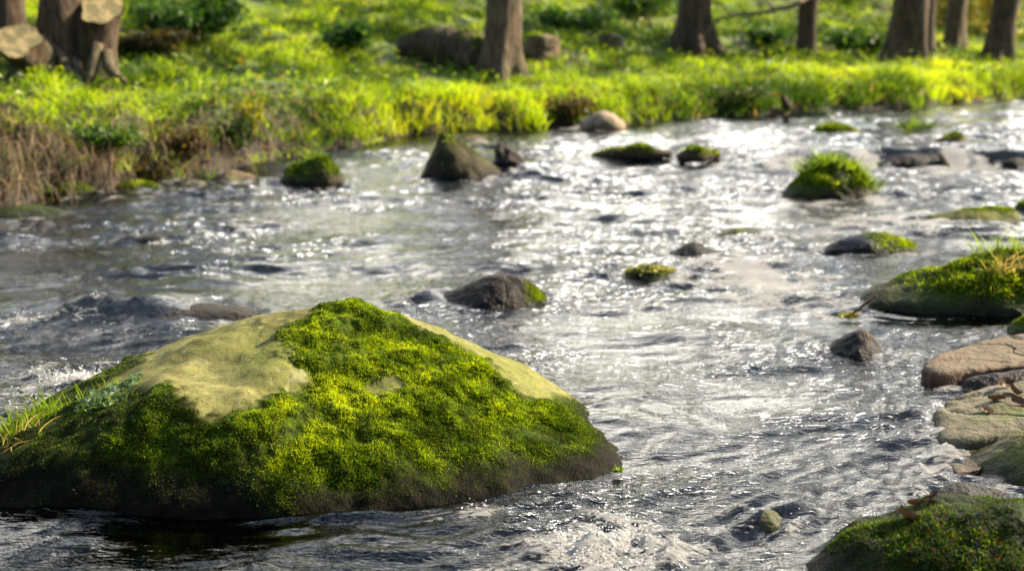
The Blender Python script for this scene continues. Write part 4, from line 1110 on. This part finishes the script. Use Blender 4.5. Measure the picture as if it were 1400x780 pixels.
def dl(sn_, px, py, Yd, lab, s, c, seed, tilt=.3):
    q = atY(px, py, Yd); z = float(sn_(np.array([q[0]]), np.array([q[1]]), np.array([.05]))[0]); dead_leaf(lab, (q[0], q[1], z + .001), s, tilt, c, seed)
dl(sb, 1362, 572, 3.50, 'curled brown dead leaf on the beige slab, lowest of the leaf heap', .026, (.09, .05, .028), 1, .5)
dl(sb, 1384, 556, 3.56, 'dark brown dead leaf in the middle of the heap on the beige slab', .028, (.07, .036, .022), 2, .8)
dl(sb, 1372, 542, 3.62, 'upturned brown dead leaf at the top of the heap on the beige slab', .026, (.10, .055, .03), 3, 1.0)
dl(sb, 1396, 580, 3.47, 'reddish dead leaf at the right end of the heap on the beige slab', .028, (.11, .05, .03), 4, .5)
dl(sb, 1350, 588, 3.44, 'small tan dead leaf at the rim of the beige slab', .022, (.24, .15, .08), 5, .3)
dl(sf_, 1252, 716, 2.66, 'tan orange dead leaf on the front mossy boulder', .020, (.11, .055, .028), 6, .5)
dl(sf_, 1272, 722, 2.64, 'pink brown dead leaf beside the tan orange one on the front mossy boulder', .021, (.10, .055, .042), 7, .4)
dl(sf_, 1238, 752, 2.56, 'long dull red dead leaf lowest on the front mossy boulder', .028, (.08, .042, .032), 8, .6)
dl(sf_, 1236, 728, 2.62, 'small olive dead leaf left of the tan orange one on the front mossy boulder', .016, (.11, .085, .04), 9, .4)

# bushes
def bush(label, px, py, wpx_, hpx, n, c0, c1, seed, dy=0.0, leaf=.06, name='bush', zoff=0):
    b = hit(px, py); b = b + np.array((0, dy, 0)); b[2] = gz(b[0], b[1]) + zoff
    rg = np.random.default_rng(300 + seed); W, Hh = wpx(b, wpx_) / 2, wpx(b, hpx)
    root = empty(name, b, label, 'bush'); G = Geo(); tips = []
    for i in range(9):
        az = rg.uniform(0, 6.28); d = np.array((math.cos(az) * W, math.sin(az) * W * .8, Hh * rg.uniform(.6, 1)))
        P = [d * u + rg.normal(size=3) * .05 * u * Hh for u in np.linspace(0, .9, 6)]; P[0] = np.array((0, 0, -.05))
        G.add(*tube_clean(P, np.linspace(.02, .005, 6), 6)); tips += P[1:]
    link('stems', G.mesh('stems', M_bark), root)
    tips = np.array(tips); P = tips[rg.integers(0, len(tips), n)] + rg.normal(size=(n, 3)) * np.array((W, W, Hh * .7)) * .26
    P[:, 2] = np.maximum(P[:, 2], .02); N = rg.normal(size=(n, 3)); N /= np.linalg.norm(N, axis=1)[:, None]
    q = np.clip(rg.random(n) + .5 * fbm(P * 3 + seed, 2), 0, 1)
    V, F, C = leaves(P, N, leaf * rg.uniform(.6, 1.3, n), lerp3(c0, c1, q), .65)
    link('foliage', mesh_np('foliage', V, F, M_leaf, False, C), root)
DG = ((.025, .065, .015), (.07, .16, .02)); YG = ((.35, .33, .08), (.60, .52, .16)); BR = ((.05, .04, .02), (.12, .10, .035))
bush('dark green bush on the left slope right of the sawn tree', 248, 48, 120, 46, 3000, *DG, 1)
bush('brown undergrowth clump on the left slope below the dark green bush', 205, 68, 90, 22, 1200, *BR, 2)
bush('small dark bush on the slope between the sawn tree and the upright trunk', 470, 78, 60, 42, 1500, *DG, 3)
bush('pale green weed clump in the sun beside the sawn tree', 182, 78, 40, 28, 600, (.12, .20, .02), (.28, .38, .04), 4)
bush('dark green bush behind the grass between the wide footed trunk and the slim trunk', 1046, 62, 50, 22, 900, *DG, 5)
bush('dark green bush between the slim trunk and the close pair of trunks', 1175, 76, 60, 32, 1300, *DG, 6)
bush('sunlit yellow green bush behind the trunks at the top right', 1325, 60, 130, 130, 2400, *YG, 7, 1.0, .08)
bush('pale yellow bush cut by the right edge behind the leaning trunk', 1395, 68, 100, 140, 2000, *YG, 8, 1.2, .07)
bush('shaded green bush high on the slope left of the close pair of trunks', 1170, 14, 140, 60, 2400, *DG, 9, .5)
bush('dark bush on the slope above the stumps', 790, 40, 90, 26, 1300, *DG, 10)
bush('olive bush on the top of the slope right of the upright trunk', 860, 16, 130, 40, 2000, (.03, .08, .012), (.09, .17, .02), 11)
bush('low dark shrub hanging over the water left of the grass capped stone', 318, 212, 44, 36, 600, (.02, .04, .01), (.08, .13, .02), 12, 0, .035)
bush('yellow green weed clump on the far bank lip behind the grass capped stone', 345, 190, 34, 50, 500, (.14, .20, .01), (.36, .36, .03), 13, 0, .035)
bush('dark clump of sedge on the far bank edge left of the leaning stick', 1010, 150, 70, 30, 700, (.03, .05, .01), (.10, .15, .02), 14, 0, .04)
bush('brown fern clump added as a dark pocket in the left bank edge', 250, 215, 60, 34, 600, (.05, .035, .015), (.16, .12, .045), 16, 0, .035)  # these fern and tangle clumps are added to make dark pockets
bush('added green fern fronds over the straw of the left bank', 135, 205, 90, 30, 900, (.03, .08, .012), (.12, .20, .03), 17, 0, .04)
bush('low brown tangle added as a dark pocket at the foot of the left bank straw', 190, 246, 80, 34, 700, *BR, 18, 0, .035)
bush('brown bramble clump on the bank edge right of the pointed stone', 770, 160, 70, 26, 700, *BR, 15, 0, .04)

# gravel between the stones of the right bank
n = 900
qx, qy, qz, qsf, qsn = sample_land(n, -.2, 4, 1.8, 8, lambda x, y, z, sf, sn: sstep(-.16, .0, sn) * sstep(.35, .05, sn) * np.clip(4 / y, 0, 1))
iv, if_ = ico(2)
sz_ = RNG.uniform(.003, .013, n) * RNG.uniform(.5, 1, n); sc = np.stack([sz_ * RNG.uniform(.7, 1.3, n), sz_ * RNG.uniform(.7, 1.3, n), sz_ * RNG.uniform(.45, .8, n)], 1)
GV = (np.stack([qx, qy, qz + sz_ * .2], 1)[:, None] + iv[None] * sc[:, None, :] * (1 + .25 * perlin((iv[None] * 1.6 + RNG.normal(size=(n, 1, 3)) * 9).reshape(-1, 3)).reshape(n, -1, 1))).reshape(-1, 3)
GF = (if_[None] + (np.arange(n) * len(iv))[:, None, None]).reshape(-1, 3)
tag(link('gravel', mesh_np('gravel', GV, GF, MR_red)), 'loose gravel washed between the stones along the right water edge', kind='stuff')
